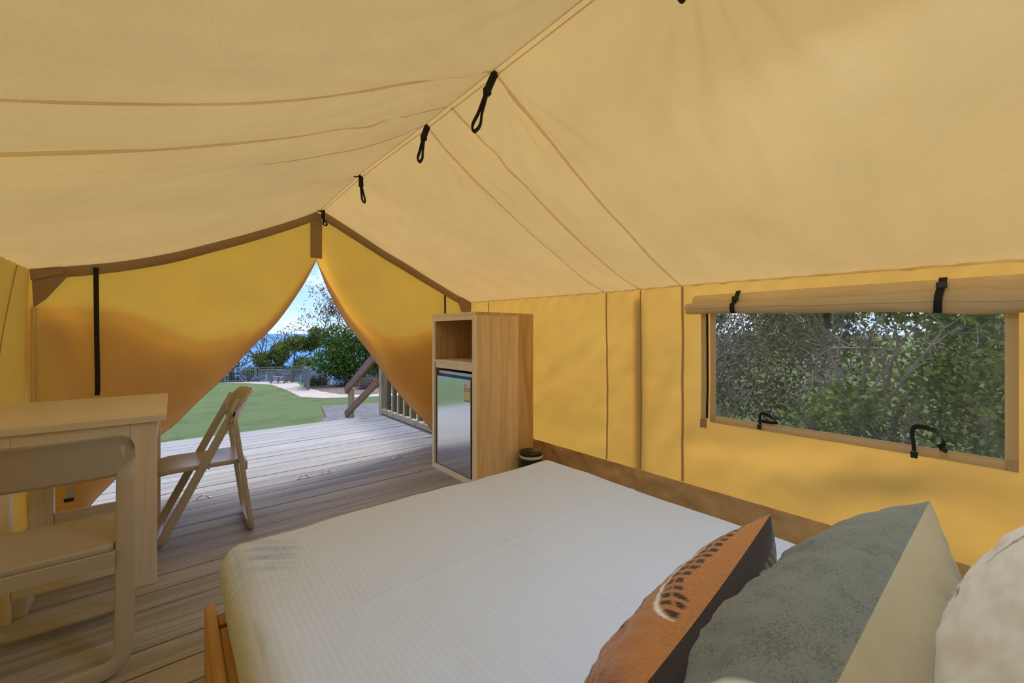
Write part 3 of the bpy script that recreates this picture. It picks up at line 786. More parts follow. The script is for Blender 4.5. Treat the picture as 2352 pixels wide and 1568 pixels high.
def quilt_fn(u, v):
    # u across bed (left->right), v along (head->foot); perimeter drapes over the mattress
    fx = u**1.25*2-1; fy = (1-(1-v)**1.5)*2-1
    drop = .235
    wx = (BX1-BX0)/2; wy = (BY1-BY0)/2; rad = .075
    def prof(s, half):
        # s in -1..1 -> (pos, depth) : flat, then rounded edge, then hanging
        L = half-rad + rad*math.pi/2 + (drop-rad)
        d = abs(s)*L; sg = 1 if s >= 0 else -1
        if d <= half-rad: return sg*d, 0
        d -= half-rad
        if d <= rad*math.pi/2:
            a = d/rad; return sg*(half-rad+rad*math.sin(a)), rad*(1-math.cos(a))
        d -= rad*math.pi/2
        return sg*(half-.10*d*d/drop*2), rad+d
    px, dx = prof(fx, wx); py, dy = prof(fy, wy)
    x = (BX0+BX1)/2+px; y = (BY0+BY1)/2+py
    dd = max(dx, dy) if (dx < rad or dy < rad) else max(dx, dy)
    z = BT-min(drop, math.hypot(dx, dy) if max(dx, dy) < rad else dd)
    # corner softening
    if dx > 0 and dy > 0:
        q = min(1, min(dx, dy)/rad)
        x -= math.copysign(1, fx)*.030*q; y -= math.copysign(1, fy)*.030*q
    flat = 1 if max(dx, dy) < .01 else .35
    z += flat*(.012*fbm(x*2.0, y*1.7, 3)+.004*fbm(x*6, y*4, 9))
    # pressed creases across the quilt
    for yc, h in ((1.03, .004), (.52, .004)):
        z += flat*h*math.exp(-((y-yc-.02*x)/.006)**2)
    z += flat*.003*math.exp(-((x-.86)/.006)**2)
    # gathered wrinkles running round the near foot corner
    gx, gy = x-BX0, BY1-y
    ph = gy-.55*gx-.35*gx*gx+.02*math.sin(gx*23)+.012*fbm(x*9, y*9, 4)
    am = math.exp(-((gx-.08)/.13)**2)*math.exp(-((gy-.20)/.16)**2)
    wv_ = math.sin(ph*2*math.pi/.034)+.5*math.sin(ph*2*math.pi/.023+1.0+gx*20)
    z += .0058*wv_*am; x -= .0035*wv_*am
    # broad soft folds running from that corner over the top
    z += .010*math.sin((gy-.9*gx)*11)*math.exp(-((gx-.22)/.2)**2)*math.exp(-((gy-.40)/.28)**2)*flat
    return (x, y, z)
quilt = grid(220, 330, quilt_fn, 'quilt', M['quilt']); tag(quilt, 'white satin striped quilt tucked smoothly over the bed', 'quilt')

# ---- pillows
def pillow_pt(a, b, w, h, t, sgn, seed, corner=.10, pw=.5, wr=.004):
    """a,b in -1..1"""
    ex = (1-abs(a)**2.6); ey = (1-abs(b)**2.6)
    th = t*(max(0, ex)**pw)*(max(0, ey)**pw)
    x = a*w/2*(1-corner*(1-abs(a)**1.0*0)*(1-b*b)*abs(a)**3*.9)
    z = b*h/2*(1-corner*(1-a*a)*abs(b)**3*.9)
    edge = min(1, 3*min(1-abs(a), 1-abs(b)))
    th += edge*(wr*1.6*fbm(a*2.1+seed, b*2.1, seed*1.7)+wr*fbm(a*6+seed, b*5, seed))
    # gathers along the seams
    th += wr*.9*math.sin(a*34+3*math.sin(a*5+seed))*math.exp(-((1-abs(b))/.16)**2)*edge
    return (x, sgn*th, z)
def pillow(name, label, loc, rot, w, h, tf, tb_, matf, matb, seed, cat='pillow', n=64, corner=.10, group=None, paint=None, pw=.5, wr=.004):
    r = empty(name, loc); r.rotation_euler = rot; tag(r, label, cat, group)
    for sgn, t_, mt, nm in ((1, tf, matf, 'front_panel'), (-1, tb_, matb, 'back_panel')):
        o = grid(n, n, lambda u, v: pillow_pt(u*2-1, v*2-1, w, h, t_, sgn, seed+(0 if sgn > 0 else 5), corner, pw, wr), nm, mt, r)
        if paint:
            ca = o.data.color_attributes.new('print', 'FLOAT_COLOR', 'POINT')
            arr = np.ones((len(o.data.vertices), 4), np.float32)
            for i in range(n+1):
                for j in range(n+1): arr[i*(n+1)+j, :3] = paint(i/n, j/n, sgn)
            ca.data.foreach_set('color', arr.ravel())
    return r
m, t, o = newmat('sage_melange'); M['sage'] = m
p = N(t, 'ShaderNodeBsdfPrincipled'); p.inputs['Roughness'].default_value = .95; p.inputs['Specular IOR Level'].default_value = .1
p.inputs['Sheen Weight'].default_value = .2
n1 = tnoise(t, 420, 2); n2 = tnoise(t, 14, 6, rough=.7)
a_ = N(t, 'ShaderNodeMath', operation='ADD'); t.links.new(n1, a_.inputs[0]); t.links.new(n2, a_.inputs[1])
base_c = ramp(t, a_.outputs[0], (.095, .098, .076), (.165, .170, .140), .78, 1.22)
at = N(t, 'ShaderNodeAttribute'); at.attribute_name = 'print'
mm = N(t, 'ShaderNodeMix', data_type='RGBA'); sp = N(t, 'ShaderNodeSeparateColor'); t.links.new(at.outputs['Color'], sp.inputs[0])
t.links.new(sp.outputs[0], mm.inputs[0]); t.links.new(base_c, mm.inputs[6]); mm.inputs[7].default_value = (.75, .74, .70, 1)
t.links.new(mm.outputs[2], p.inputs['Base Color']); t.links.new(bumpn(t, n2, .25, .01), p.inputs['Normal']); t.links.new(p.outputs[0], o.inputs[0])
M['linen'] = pmat('beige_linen', (.40, .32, .195), .9, 0, .06, 12, .15, .12, 160, .15)
M['greige'] = pmat('greige_cotton', (.62, .555, .455), .9, 0, .05, 10, .15, .1, 160, .15)
m, t, o = newmat('painted_cloth'); M['print'] = m
p = N(t, 'ShaderNodeBsdfPrincipled'); p.inputs['Roughness'].default_value = .95; p.inputs['Specular IOR Level'].default_value = .1; p.inputs['Sheen Weight'].default_value = .25
at = N(t, 'ShaderNodeAttribute'); at.attribute_name = 'print'
nb = tnoise(t, 300, 2); mm = N(t, 'ShaderNodeMix', data_type='RGBA', blend_type='MULTIPLY'); mm.inputs[0].default_value = 1
t.links.new(at.outputs['Color'], mm.inputs[6]); t.links.new(ramp(t, nb, (.82, .82, .82), (1.1, 1.1, 1.1)), mm.inputs[7])
t.links.new(mm.outputs[2], p.inputs['Base Color']); t.links.new(bumpn(t, nb, .35, .003), p.inputs['Normal']); t.links.new(p.outputs[0], o.inputs[0])
m, t, o = newmat('printed_cotton'); M['printsoft'] = m
p = N(t, 'ShaderNodeBsdfPrincipled'); p.inputs['Roughness'].default_value = .9; p.inputs['Specular IOR Level'].default_value = .15; p.inputs['Sheen Weight'].default_value = .15
at = N(t, 'ShaderNodeAttribute'); at.attribute_name = 'print'
t.links.new(at.outputs['Color'], p.inputs['Base Color']); t.links.new(bumpn(t, tnoise(t, 160, 2), .08, .003), p.inputs['Normal']); t.links.new(p.outputs[0], o.inputs[0])
def sage_print(u, v, sgn):
    if sgn < 0: return (0, 0, 0)
    return (1, 0, 0) if (.105 < u < .132 or .152 < u < .162 or .055 < u < .080) else (0, 0, 0)
pillow('bed_pillow', 'sage green pillow with beige back leaning behind the rust cushion', (.595, .163, .708), (R(19), 0, 0), .70, .47, .125, .12, M['sage'], M['linen'], 3, paint=sage_print, n=84, wr=.008)
OR, DK, WH = (.40, .155, .045), (.030, .018, .016), (.66, .62, .56)
def cushion_print(u, v, sgn):
    # u along the top edge (0 near .. 1 far), v up (1 = top seam)
    d = 1-v
    base, ink = (OR, DK) if sgn > 0 else (DK, (.20, .10, .035))
    k = .115+.012*math.sin(u*6)+.03*max(0, u-.75)
    if u < .45: k = .118*max(0, (u-.27)/.18)**.55
    col = base
    if u > .27 and abs(d-k) < .0085: return WH
    if u > .27 and u < .93 and k-.078 < d < k-.016 and d > .008:
        q = math.sin(u*150+((d-k+.047)/.03)**2*.9)
        row = abs((k-.016-d)/.062-.5) > .06
        if q > -.15 and row: return ink
    if sgn > 0:
        for (cu_, cd, wu, wd) in ((.33, .20, .045, .024), (.42, .20, .026, .018), (.50, .205, .016, .013), (.10, .24, .03, .04)):
            if abs(u-cu_) < wu and abs(d-cd) < wd and math.sin(u*330+d*60) > -.55: return ink
        if abs(d-.265-.02*math.sin(u*7)) < .006: return ink
        if u < .10 and abs(d-.20-.9*(.1-u)) < .010: return WH
    return col
cu = pillow('scatter_cushion', 'rust and dark brown patterned scatter cushion with pale cord lines', (.540, .300, .690), (R(18), 0, R(7)), .50, .42, .085, .080, M['print'], M['print'], 8, cat='cushion', n=200, corner=.10, paint=cushion_print)
# zip along the top seam, near end
zpts = []
for k in range(15):
    a = lerp(-.86, -.34, k/14); q = pillow_pt(a, 1.0, .50, .42, .085, 1, 8); zpts.append((q[0], -.002, q[2]-.003))
MB().sweep(zpts, .003, .004, (0, 1, 0), rnd=.5).build('zip', M['blackplastic'], cu, True)
def greige_print(u, v, sgn):
    if sgn > 0:
        u += .12; v = (v-.665)*.6+.71
        for (a0, b0, a1, b1, w) in ((.70, .80, .735, .745, .006), (.765, .80, .735, .745, .006), (.735, .745, .735, .69, .007), (.70, .655, .73, .655, .005), (.73, .655, .745, .625, .005), (.745, .625, .70, .62, .005), (.70, .62, .695, .64, .005), (.76, .67, .76, .61, .005)):
            t_ = max(0, min(1, ((u-a0)*(a1-a0)+(v-b0)*(b1-b0))/((a1-a0)**2+(b1-b0)**2)))
            if math.hypot(u-a0-t_*(a1-a0), v-b0-t_*(b1-b0)) < w: return (.27, .215, .18)
    return (.62, .555, .455)
pl3 = pillow('bed_pillow', 'large greige pillow with faint dark lettering, behind the sage pillow', (.62, -.055, .820), (R(24), 0, 0), .78, .50, .12, .11, M['printsoft'], M['printsoft'], 12, n=130, paint=greige_print)
pillow('bed_pillow', 'pale pillow poking into the bottom right corner of the picture', (.185, -.060, .825), (R(24), 0, R(-4)), .60, .48, .09, .10, M['white'], M['white'], 21, n=40)

# ================================================================== CABINET + FRIDGE
CX0, CX1, CY0, CY1, CH = 1.815, 2.430, 2.662, 3.338, 1.372
cab = empty('timber_cabinet', (2.12, 3.0, 0)); tag(cab, 'tall raw pine cabinet holding a small fridge against the yellow wall', 'cabinet'); bpy.context.view_layer.update()
th = .036
yb = [0]
for i, (x0, x1, mt) in enumerate(((CX0+.018, 1.98, 'pine'), (1.981, 2.125, 'pine'), (2.126, 2.262, 'pine'), (2.263, CX1, 'pinered'))):
    cbox('side_board', M[mt], cab, x0, x1, CY0, CY0+th-.006, 0.0, CH-.022, b=.0012)
for i, (x0, x1) in enumerate(((CX0+.018, 2.05), (2.051, 2.24), (2.241, CX1))):
    cbox('side_board', M['pinered'], cab, x0, x1, CY1-th+.006, CY1, 0.0, CH-.022, b=.0012)
cbox('front_stile', M['pinepale'], cab, CX0, CX0+.020, CY0, CY0+th, 0, CH-.022, b=.0015)
cbox('front_stile', M['pinepale'], cab, CX0, CX0+.020, CY1-th, CY1, 0, CH-.022, b=.0015)
cbox('top_board', M['pinered'], cab, CX0+.012, CX1+.004, CY0-.002, CY1+.002, CH-.022, CH, b=.002)
cbox('top_rail', M['pinepale'], cab, CX0-.001, CX0+.012, CY0, CY1, CH-.024, CH, b=.0015)
cbox('top_rail', M['pinepale'], cab, CX0+.002, CX0+.022, CY0+th, CY1-th, CH-.062, CH-.024, b=.0015)
cbox('shelf', M['pinepale'], cab, CX0+.001, CX1-.03, CY0+th, CY1-th, .948, .972, b=.0015)
cbox('shelf_rail', M['pinepale'], cab, CX0+.003, CX0+.024, CY0+th, CY1-th-.02, .900, .948, b=.0015)
cbox('base_rail', M['pinepale'], cab, CX0-.001, CX0+.022, CY0+th, CY1-th, .0, .040, b=.0015)
cbox('base_board', M['pine'], cab, CX0+.022, CX1-.03, CY0+th, CY1-th, .012, .040, b=.0015)
for i in range(4):
    y0 = CY0+th+i*.151; cbox('back_board', M['pinered'], cab, CX1-.024, CX1-.004, y0, y0+.150, .0, CH-.022, b=.001)
fr = empty('bar_fridge', (2.08, 3.0, .04)); tag(fr, 'small steel fronted bar fridge inside the pine cabinet', 'fridge'); bpy.context.view_layer.update()
FY0, FY1, FZ0, FZ1 = 2.735, 3.288, .042, .862
cbox('body', M['blackplastic'], fr, 1.905, 2.38, FY0+.012, FY1, FZ0+.012, FZ1-.010, b=.006)
door = cbox('door', M['blackplastic'], fr, 1.838, 1.895, FY0, FY1, FZ0+.006, FZ1-.012, b=.006)
cbox('door_skin', M['steel'], fr, 1.8325, 1.839, FY0+.012, FY1-.001, FZ0+.008, FZ1-.034, b=.002)
cbox('handle_trim', M['grey'], fr, 1.846, 1.892, FY0+.008, FY1-.012, FZ1-.014, FZ1+.014, b=.003)
for z in (FZ0-.001,):
    for y in (FY0+.05, FY1-.05): cbox('foot', M['blackplastic'], fr, 1.93, 1.97, y-.02, y+.02, FZ0-.002, FZ0+.014, b=.003)
# energy rating label (flat print on the door)
el = empty('energy_label', (1.832, 2.79, .76)); bpy.context.view_layer.update(); chp(el, fr); bpy.context.view_layer.update()
LY0, LY1 = 2.752, 2.842     # LY0 = nearer the bed (right in view)
xf = 1.8322
def lab(name, mt, y0, y1, z0, z1, k): chp(MB().box(xf-.0004*k, xf, y0, y1, z0, z1).build(name, M[mt]), el)
lc = (LY0+LY1)/2; lr = (LY1-LY0)/2
zt = .765
arch = [(lc+lr*math.cos(a), zt+lr*.95*math.sin(a)) for a in np.linspace(0, math.pi, 25)]
chp(MB().prism(arch, 'x', xf-.0004, xf).build('label_arch', M['white']), el)
wed = [(lc+lr*.92*math.cos(a), zt+lr*.87*math.sin(a)) for a in np.linspace(.05, 1.05, 12)]+[(lc+lr*.45*math.cos(a), zt+lr*.42*math.sin(a)) for a in np.linspace(1.05, .05, 12)]
chp(MB().prism(wed, 'x', xf-.0009, xf-.0004).build('label_stars', M['orangep']), el)
lab('label_panel', 'white', LY0, LY1, .648, zt, 1)
lab('label_panel', 'greenp', LY0+.004, LY1-.004, .733, zt-.002, 2)
for i in range(2): lab('label_line', 'white', LY0+.016, LY1-.014, .752-i*.011, .757-i*.011, 3)
lab('label_panel', 'yellowp', LY0+.003, LY1-.003, .668, .731, 2)
lab('label_box', 'white', LY0+.018, LY1-.014, .682, .713, 3)
for y in (lc+.014, lc-.010): lab('label_digit', 'orangep', y-.006, y+.006, .690, .705, 4)
lab('label_panel', 'greenp', LY0+.003, LY1-.003, .652, .664, 2)
def text_mesh(name, s, size, mat, loc, rot, par, ext=.0003, bold=0):
    cd = bpy.data.curves.new(name, 'FONT'); cd.body = s; cd.size = size; cd.extrude = ext; cd.align_x = 'CENTER'; cd.align_y = 'CENTER'; cd.offset = bold
    o = bpy.data.objects.new(name, cd); COL.objects.link(o); bpy.context.view_layer.update()
    me = bpy.data.meshes.new_from_object(o.evaluated_get(bpy.context.evaluated_depsgraph_get())); bpy.data.objects.remove(o)
    me.name = name; ob = link(name, me, mat); ob.location = loc; ob.rotation_euler = rot; bpy.context.view_layer.update()
    return chp(ob, par) if par else ob
text_mesh('logo', 'Hisense', .026, M['white'], (xf-.0004, 3.02, .768), (R(90), 0, R(-90)), fr, bold=.0012)

# waste bin beside the cabinet
bn = empty('pedal_bin', (2.298, 2.545, 0)); tag(bn, 'small black pedal bin with grey liner rim beside the cabinet', 'bin')
MB().lathe([(.084, .0), (.086, .004), (.090, .19), (.090, .196)], k=36).build('body', M['blackplastic'], bn, True)
MB().lathe([(.0905, .176), (.097, .180), (.098, .188), (.0975, .198), (.092, .202)], k=36).build('liner_rim', M['bag'], bn, True)
MB().lathe([(.093, .200), (.0945, .204), (.0945, .222), (.090, .230), (.05, .236), (.001, .238)], k=36).build('lid', M['blackplastic'], bn, True)
MB().box(.088, .108, -.016, .016, .196, .226).build('hinge', M['blackplastic'], bn)
MB().box(-.115, -.08, -.02, .02, .006, .014).build('pedal', M['metal'], bn)

# ================================================================== TABLE
tb_ = empty('side_table', (-.36, 3.06, 0)); tag(tb_, 'limed white timber table standing in the front left corner', 'table'); bpy.context.view_layer.update()
TX0, TX1, TY0, TY1, TT = -.690, -.020, 2.600, 3.520, .8125
for i in range(5):
    y0 = TY0+i*(TY1-TY0)/5
    cbox('top_board', M['limed'], tb_, TX0, TX1, y0, y0+(TY1-TY0)/5-.0006, TT-.031, TT, b=.0015)
for x0 in (-.610, -.150):
    for y0 in (TY0+.026, TY1-.075):
        cbox('leg', M['limedv'], tb_, x0, x0+.094, y0, y0+.045, 0, TT-.031, b=.003)
cbox('apron', M['limed'], tb_, -.516, -.150, TY0+.030, TY0+.055, TT-.125, TT-.0315, b=.002)
cbox('apron', M['limed'], tb_, -.516, -.150, TY1-.06, TY1-.035, TT-.125, TT-.0315, b=.002)
cbox('apron', M['limed'], tb_, -.078, -.054, TY0+.072, TY1-.076, TT-.125, TT-.0315, b=.002)
cbox('apron', M['limed'], tb_, -.612, -.588, TY0+.072, TY1-.076, TT-.125, TT-.0315, b=.002)
cbox('stretcher', M['limed'], tb_, -.515, -.151, TY0+.036, TY0+.060, .094, .180, b=.002)
cbox('stretcher', M['limed'], tb_, -.515, -.151, TY1-.066, TY1-.042, .094, .180, b=.002)
fo = chp(MB().prism([(2.672, 0), (2.80, 0), (2.80, .09), (2.70, .09), (2.672, .06)], 'x', -.535, -.478).build('foot_block', M['limedv']), tb_); bev(fo, .002)

# ================================================================== FOLDING CHAIRS
def make_chair(loc, rz, label):
    r = empty('folding_chair', loc, 0); tag(r, label, 'chair', 'stone coloured folding chairs at the table')
    W2 = .202
    def arc(c, u, v, r0, a0, a1, n=6):
        return [c+u*(r0*math.cos(lerp(a0, a1, i/n)))+v*(r0*math.sin(lerp(a0, a1, i/n))) for i in range(n+1)]
    def loop(top, bot, rr):
        # U-shaped frame in the plane through top/bottom lines
        tp = Vector(top); bt = Vector(bot); dn = (bt-tp).normalized(); ux = Vector((1, 0, 0))
        pts = [Vector((-W2, tp.y, tp.z))]
        L = (bt-tp).length
        for i in range(1, 8): pts.append(Vector((-W2, 0, 0))+Vector((0, tp.y, tp.z))+dn*(L-rr)*i/8)
        c0 = Vector((-W2+rr, tp.y, tp.z))+dn*(L-rr); c1 = Vector((W2-rr, tp.y, tp.z))+dn*(L-rr)
        pts += [c0-ux*(rr*math.cos(a))+dn*(rr*math.sin(a)) for a in np.linspace(0, math.pi/2, 7)]
        pts += [c1+ux*(rr*math.sin(a))+dn*(rr*math.cos(a)) for a in np.linspace(0, math.pi/2, 7)]
        for i in range(7, 0, -1): pts.append(Vector((W2, tp.y, tp.z))+dn*(L-rr)*i/8)
        pts.append(Vector((W2, tp.y, tp.z)))
        return pts, dn.cross(ux)
    W2 = .190
    pts, nn = loop((0, -.165, .80), (0, .212, .030), .055)
    W2 = .202
    MB().sweep(pts, .024, .042, tuple(nn), rnd=.5).build('front_frame', M['chair'], r, True)
    pts, nn = loop((0, -.130, .735), (0, -.222, .024), .062)
    MB().sweep(pts, .052, .026, tuple(nn), rnd=.4).build('rear_frame', M['chair'], r, True)
    # curved backrest, rounded at the upper corners
    def back(side):
        def f(u, v):
            x = (u*2-1)*.228; hh = .155
            lo, hi = .682, .843
            cr_ = .055; ed = .228-abs(x)
            top = hi if ed > cr_ else hi-cr_+math.sqrt(max(0, cr_**2-(cr_-ed)**2))
            z = lerp(lo-.010*(x/.228)**2, top, v)
            y = -.114-(z-.68)*.38-.062*(1-(x/.228)**2)-.020*v**6
            return (x, y+side*.007*(1-.2*abs(u*2-1)), z)
        return f
    n, mvn = 36, 12
    V = []; F = []
    for sgn in (1, -1):
        f = back(sgn)
        for i in range(n+1):
            for j in range(mvn+1): V.append(f(i/n, j/mvn))
    m_ = mvn+1; off = (n+1)*m_
    for i in range(n):
        for j in range(mvn):
            a = i*m_+j
            F.append((a, a+m_, a+m_+1, a+1)); F.append((off+a+1, off+a+m_+1, off+a+m_, off+a))
    for i in range(n):
        for j in (0, mvn):
            a = i*m_+j; b = (i+1)*m_+j; F.append((a, b, off+b, off+a))
    for j in range(mvn):
        for i in (0, n):
            a = i*m_+j; F.append((a, a+1, off+a+1, off+a))
    mb = MB(); mb.v = V; mb.f = F; mb.build('backrest', M['chair'], r, True)
    # seat: shallow dished slab with rounded corners
    def seatp(top):
        def f(u, v):
            a, b = u*2-1, v*2-1
            sx = a*.178; sy = .012+b*.200
            k_ = max(0, abs(a)-.82)/.18; l_ = max(0, abs(b)-.82)/.18
            if k_ > 0 and l_ > 0:
                q = math.hypot(k_, l_)
                if q > 1: sx = math.copysign(.178*(.82+.18*k_/q), a); sy = .012+math.copysign(.2*(.82+.18*l_/q), b)
            z = .445-.010*math.cos(a*math.pi/2)*math.cos(b*math.pi/2)-.010*max(0, b-.6)**2*6
            return (sx, sy, z if top else z-.026)
        return f
    V = []; F = []; n = 24
    for tp_ in (True, False):
        f = seatp(tp_)
        for i in range(n+1):
            for j in range(n+1): V.append(f(i/n, j/n))
    m_ = n+1; off = m_*m_
    for i in range(n):
        for j in range(n):
            a = i*m_+j; F.append((a, a+m_, a+m_+1, a+1)); F.append((off+a+1, off+a+m_+1, off+a+m_, off+a))
    for i in range(n):
        for q in ((i*m_, (i+1)*m_), (i*m_+n, (i+1)*m_+n), (i, i+1), (n*m_+i, n*m_+i+1)): F.append((q[0], q[1], off+q[1], off+q[0]))
    mb = MB(); mb.v = V; mb.f = F; so = mb.build('seat', M['chair'], r, True)
    mo = so.modifiers.new('bevel', 'BEVEL'); mo.width = .006; mo.segments = 3; mo.limit_method = 'ANGLE'; mo.angle_limit = R(50)
    bev(MB().box(-.178, .178, -.204, -.192, .372, .425).build('crossbar', M['chair'], r), .003)
    bev(MB().box(-.186, .186, .020, .042, .395, .418).build('crossbar', M['chair'], r), .003)
    for s_ in (-1, 1):
        MB().tube([(s_*.180, -.012, .428), (s_*.214, -.012, .428)], .007, 10).build('hinge_pin', M['chair'], r, True)
    r.rotation_euler = (0, 0, rz)
    return r
make_chair((-.333, 2.222, .005), 0, 'near folding chair with its back to the bed, in front of the table')
make_chair((.150, 3.130, .005), R(90), 'folding chair seen side-on at the far end of the table by the doorway')

# ================================================================== DECK FITTINGS
def anchor(x, y, lb):
    r = empty('deck_anchor', (x, y, 0)); tag(r, lb, 'anchor', 'metal anchors on the deck')
    MB().tube(spline([(-.045, 0, .004), (-.032, 0, .010), (-.02, -.003, .022), (.0, -.003, .028), (.02, -.003, .022), (.032, 0, .010), (.045, 0, .004)], 4), .0045, 8).build('loop', M['metal'], r, True)
    for s_ in (-1, 1):
        MB().lathe([(.009, 0), (.009, .003), (.004, .006)], (s_*.045, 0, .0005), 12).build('screw', M['metal'], r, True)
anchor(.843, 3.749, 'metal deck anchor loop in the doorway, left of the middle pair')
anchor(1.019, 3.756, 'metal deck anchor loop in the doorway, right of the middle pair')
anchor(1.678, 3.776, 'metal deck anchor loop close to the pine cabinet')
anchor(.171, 3.741, 'metal deck anchor loop seen beneath the side-on folding chair')

# deck balustrade at the right
bal = empty('deck_balustrade', (2.45, 5.1, 0)); tag(bal, 'timber balustrade with brown balusters along the right deck edge', 'railing'); bpy.context.view_layer.update()
cbox('post', M['railpale'], bal, 2.405, 2.495, 5.990, 6.080, -.70, 1.02)
cbox('post', M['railpale'], bal, 2.405, 2.495, 4.02, 4.11, .001, 1.02)
cbox('bottom_rail', M['railpale'], bal, 2.405, 2.470, 4.11, 5.990, .012, .080)
cbox('top_rail', M['railpale'], bal, 2.39, 2.51, 4.0, 6.09, 1.02, 1.06)
cbox('upper_rail', M['railpale'], bal, 2.425, 2.470, 4.11, 5.990, .90, .97)
bme = MB().box(-.020, .020, -.034, .034, .050, .93).mesh('baluster'); bme.materials.append(M['railbrown'])
for k in range(9):
    o = bpy.data.objects.new('baluster', bme); COL.objects.link(o); o.location = (2.489, 5.90-k*.2015, 0); chp(o, bal)
# stair handrail going down to the lawn
hr = empty('stair_handrail', (2.46, 7.5, -.8)); tag(hr, 'red-brown sloping stair handrail with low post at the deck corner', 'handrail'); bpy.context.view_layer.update()
cbox('post', M['railpale'], hr, 2.412, 2.50, 7.44, 7.53, -.76, .235)
def slope_bar(name, mat, y0, z0, y1, z1, w, t_, x):
    return chp(bev(MB().sweep([(x, y0, z0), (x, y1, z1)], w, t_, (1, 0, 0), rnd=.1).build(name, mat), .003), hr)
slope_bar('handrail', M['railred'], 6.085, .905, 7.535, .195, .12, .05, 2.385)
slope_bar('mid_rail', M['railred'], 6.085, .475, 7.535, -.235, .11, .045, 2.385)
for i in range(4):
    tr_ = empty('stair_tread', (1.9, 6.15+.28*i, -.15-.16*i))
    tag(tr_, ('topmost timber stair tread just below the deck edge', 'second timber stair tread below the deck edge', 'timber stair tread just above the lowest one', 'lowest timber stair tread by the dark paving')[i], 'stair tread', 'deck stair treads')
    bpy.context.view_layer.update()
    for q in range(2): cbox('tread_board', M['deck'], tr_, 1.45, 2.36, 6.02+.28*i+q*.135, 6.15+.28*i+q*.135, -.185-.165*i, -.15-.165*i)
    cbox('riser', M['deck'], tr_, 1.45, 2.36, 6.262+.28*i, 6.288+.28*i, -.70 if i == 3 else -.345-.165*i, -.186-.165*i) if i == 3 else cbox('riser', M['deck'], tr_, 1.45, 2.36, 6.262+.28*i, 6.288+.28*i, -.348-.165*i, -.186-.165*i)

# ================================================================== LOOKOUT FENCE, BENCH
def fence_run(name, label, pts, H_, pitch, thick_end=False, gap0=.12, capw=.11):
    r = empty(name, (*pts[0], zg(pts[0][1]))); tag(r, label, 'fence', 'grey lookout fences'); bpy.context.view_layer.update()
    for (x0, y0), (x1, y1) in zip(pts, pts[1:]):
        L = math.hypot(x1-x0, y1-y0); z0, z1 = zg(y0), zg(y1)
        d = Vector((x1-x0, y1-y0, z1-z0))
        n = max(1, round(L/2.2))
        for i in range(n+1):
            q = Vector((x0, y0, z0))+d*(i/n)
            cbox('post', M['greywood'], r, q.x-.06, q.x+.06, q.y-.06, q.y+.06, q.z-.1, q.z+H_+(.10 if thick_end and i == n else 0), b=.008)
        for hz, w, t_ in ((H_, .05, capw), (H_-.16, .07, .04), (gap0, .08, .04)):
            a = Vector((x0, y0, z0+hz)); chp(MB().sweep([a, a+d], t_, w, (0, 0, 1), rnd=.1).build('rail', M['greywood']), r)
        k = int(L/pitch)
        pm = MB().box(-.016, .016, -.016, .016, gap0, H_-.13).mesh('picket'); pm.materials.append(M['greywood'])
        for i in range(1, k):
            q = Vector((x0, y0, z0))+d*(i/k)
            o = bpy.data.objects.new('picket', pm); COL.objects.link(o); o.location = q; o.parent = r; o.matrix_parent_inverse = r.matrix_world.inverted()
    return r
fence_run('lookout_fence', 'long grey picket fence behind the bench, running left of its corner post', [(-2.5, 44.2), (5.15, 38.3)], 1.12, .14)
fence_run('lookout_fence', 'grey picket fence with the sea showing through, right of the bench', [(5.35, 38.1), (7.45, 28.7)], 1.10, .14, True)
fence_run('lookout_fence', 'short grey fence panel jutting toward the path beside the bench', [(6.15, 27.0), (5.30, 22.6)], 1.08, .11, True)
bz = zg(32.6)
bench = empty('park_bench', (5.9, 32.6, bz)); bench.rotation_euler = (0, 0, math.atan2(-2.2, .75)); tag(bench, 'weathered grey slatted park bench beside the lookout fence', 'bench')
for sx in (-.85, .85):
    box('leg', M['greywood'], bench, sx-.05, sx+.05, -.30, -.21, -.05, .66, .006)
    box('leg', M['greywood'], bench, sx-.05, sx+.05, .21, .30, -.05, .88, .006)
    box('armrest', M['greywood'], bench, sx-.06, sx+.06, -.32, .24, .66, .71, .006)
for i in range(4): box('seat_slat', M['greywood'], bench, -.80, .80, -.28+i*.13, -.28+i*.13+.105, .43, .47, .004)
for i in range(4): box('back_slat', M['greywood'], bench, -.80, .80, .20, .235, .52+i*.095, .52+i*.095+.08, .004)

# ================================================================== VEGETATION
LEAF = {}
LEAF['bush'] = leafmat('bush_leaf', (.045, .085, .012), (.13, .21, .028), (.32, .42, .065))
LEAF['tree'] = leafmat('coast_tree_leaf', (.06, .085, .02), (.15, .19, .04), (.30, .33, .09))
LEAF['gum'] = leafmat('gum_leaf', (.10, .09, .045), (.22, .18, .09), (.40, .30, .16))
LEAF['scrub'] = leafmat('scrub_leaf', (.045, .045, .024), (.105, .105, .052), (.23, .24, .11))
LEAF['vine'] = leafmat('vine_leaf', (.045, .075, .018), (.12, .18, .04), (.34, .42, .10))
LEAF['dry'] = leafmat('dry_litter', (.10, .075, .05), (.22, .18, .13), (.42, .38, .32))
M['bark'] = pmat('grey_bark', (.13, .105, .085), .9, 0, .3, 10)
M['barkpale'] = pmat('pale_dead_bark', (.27, .225, .19), .9, 0, .3, 10)
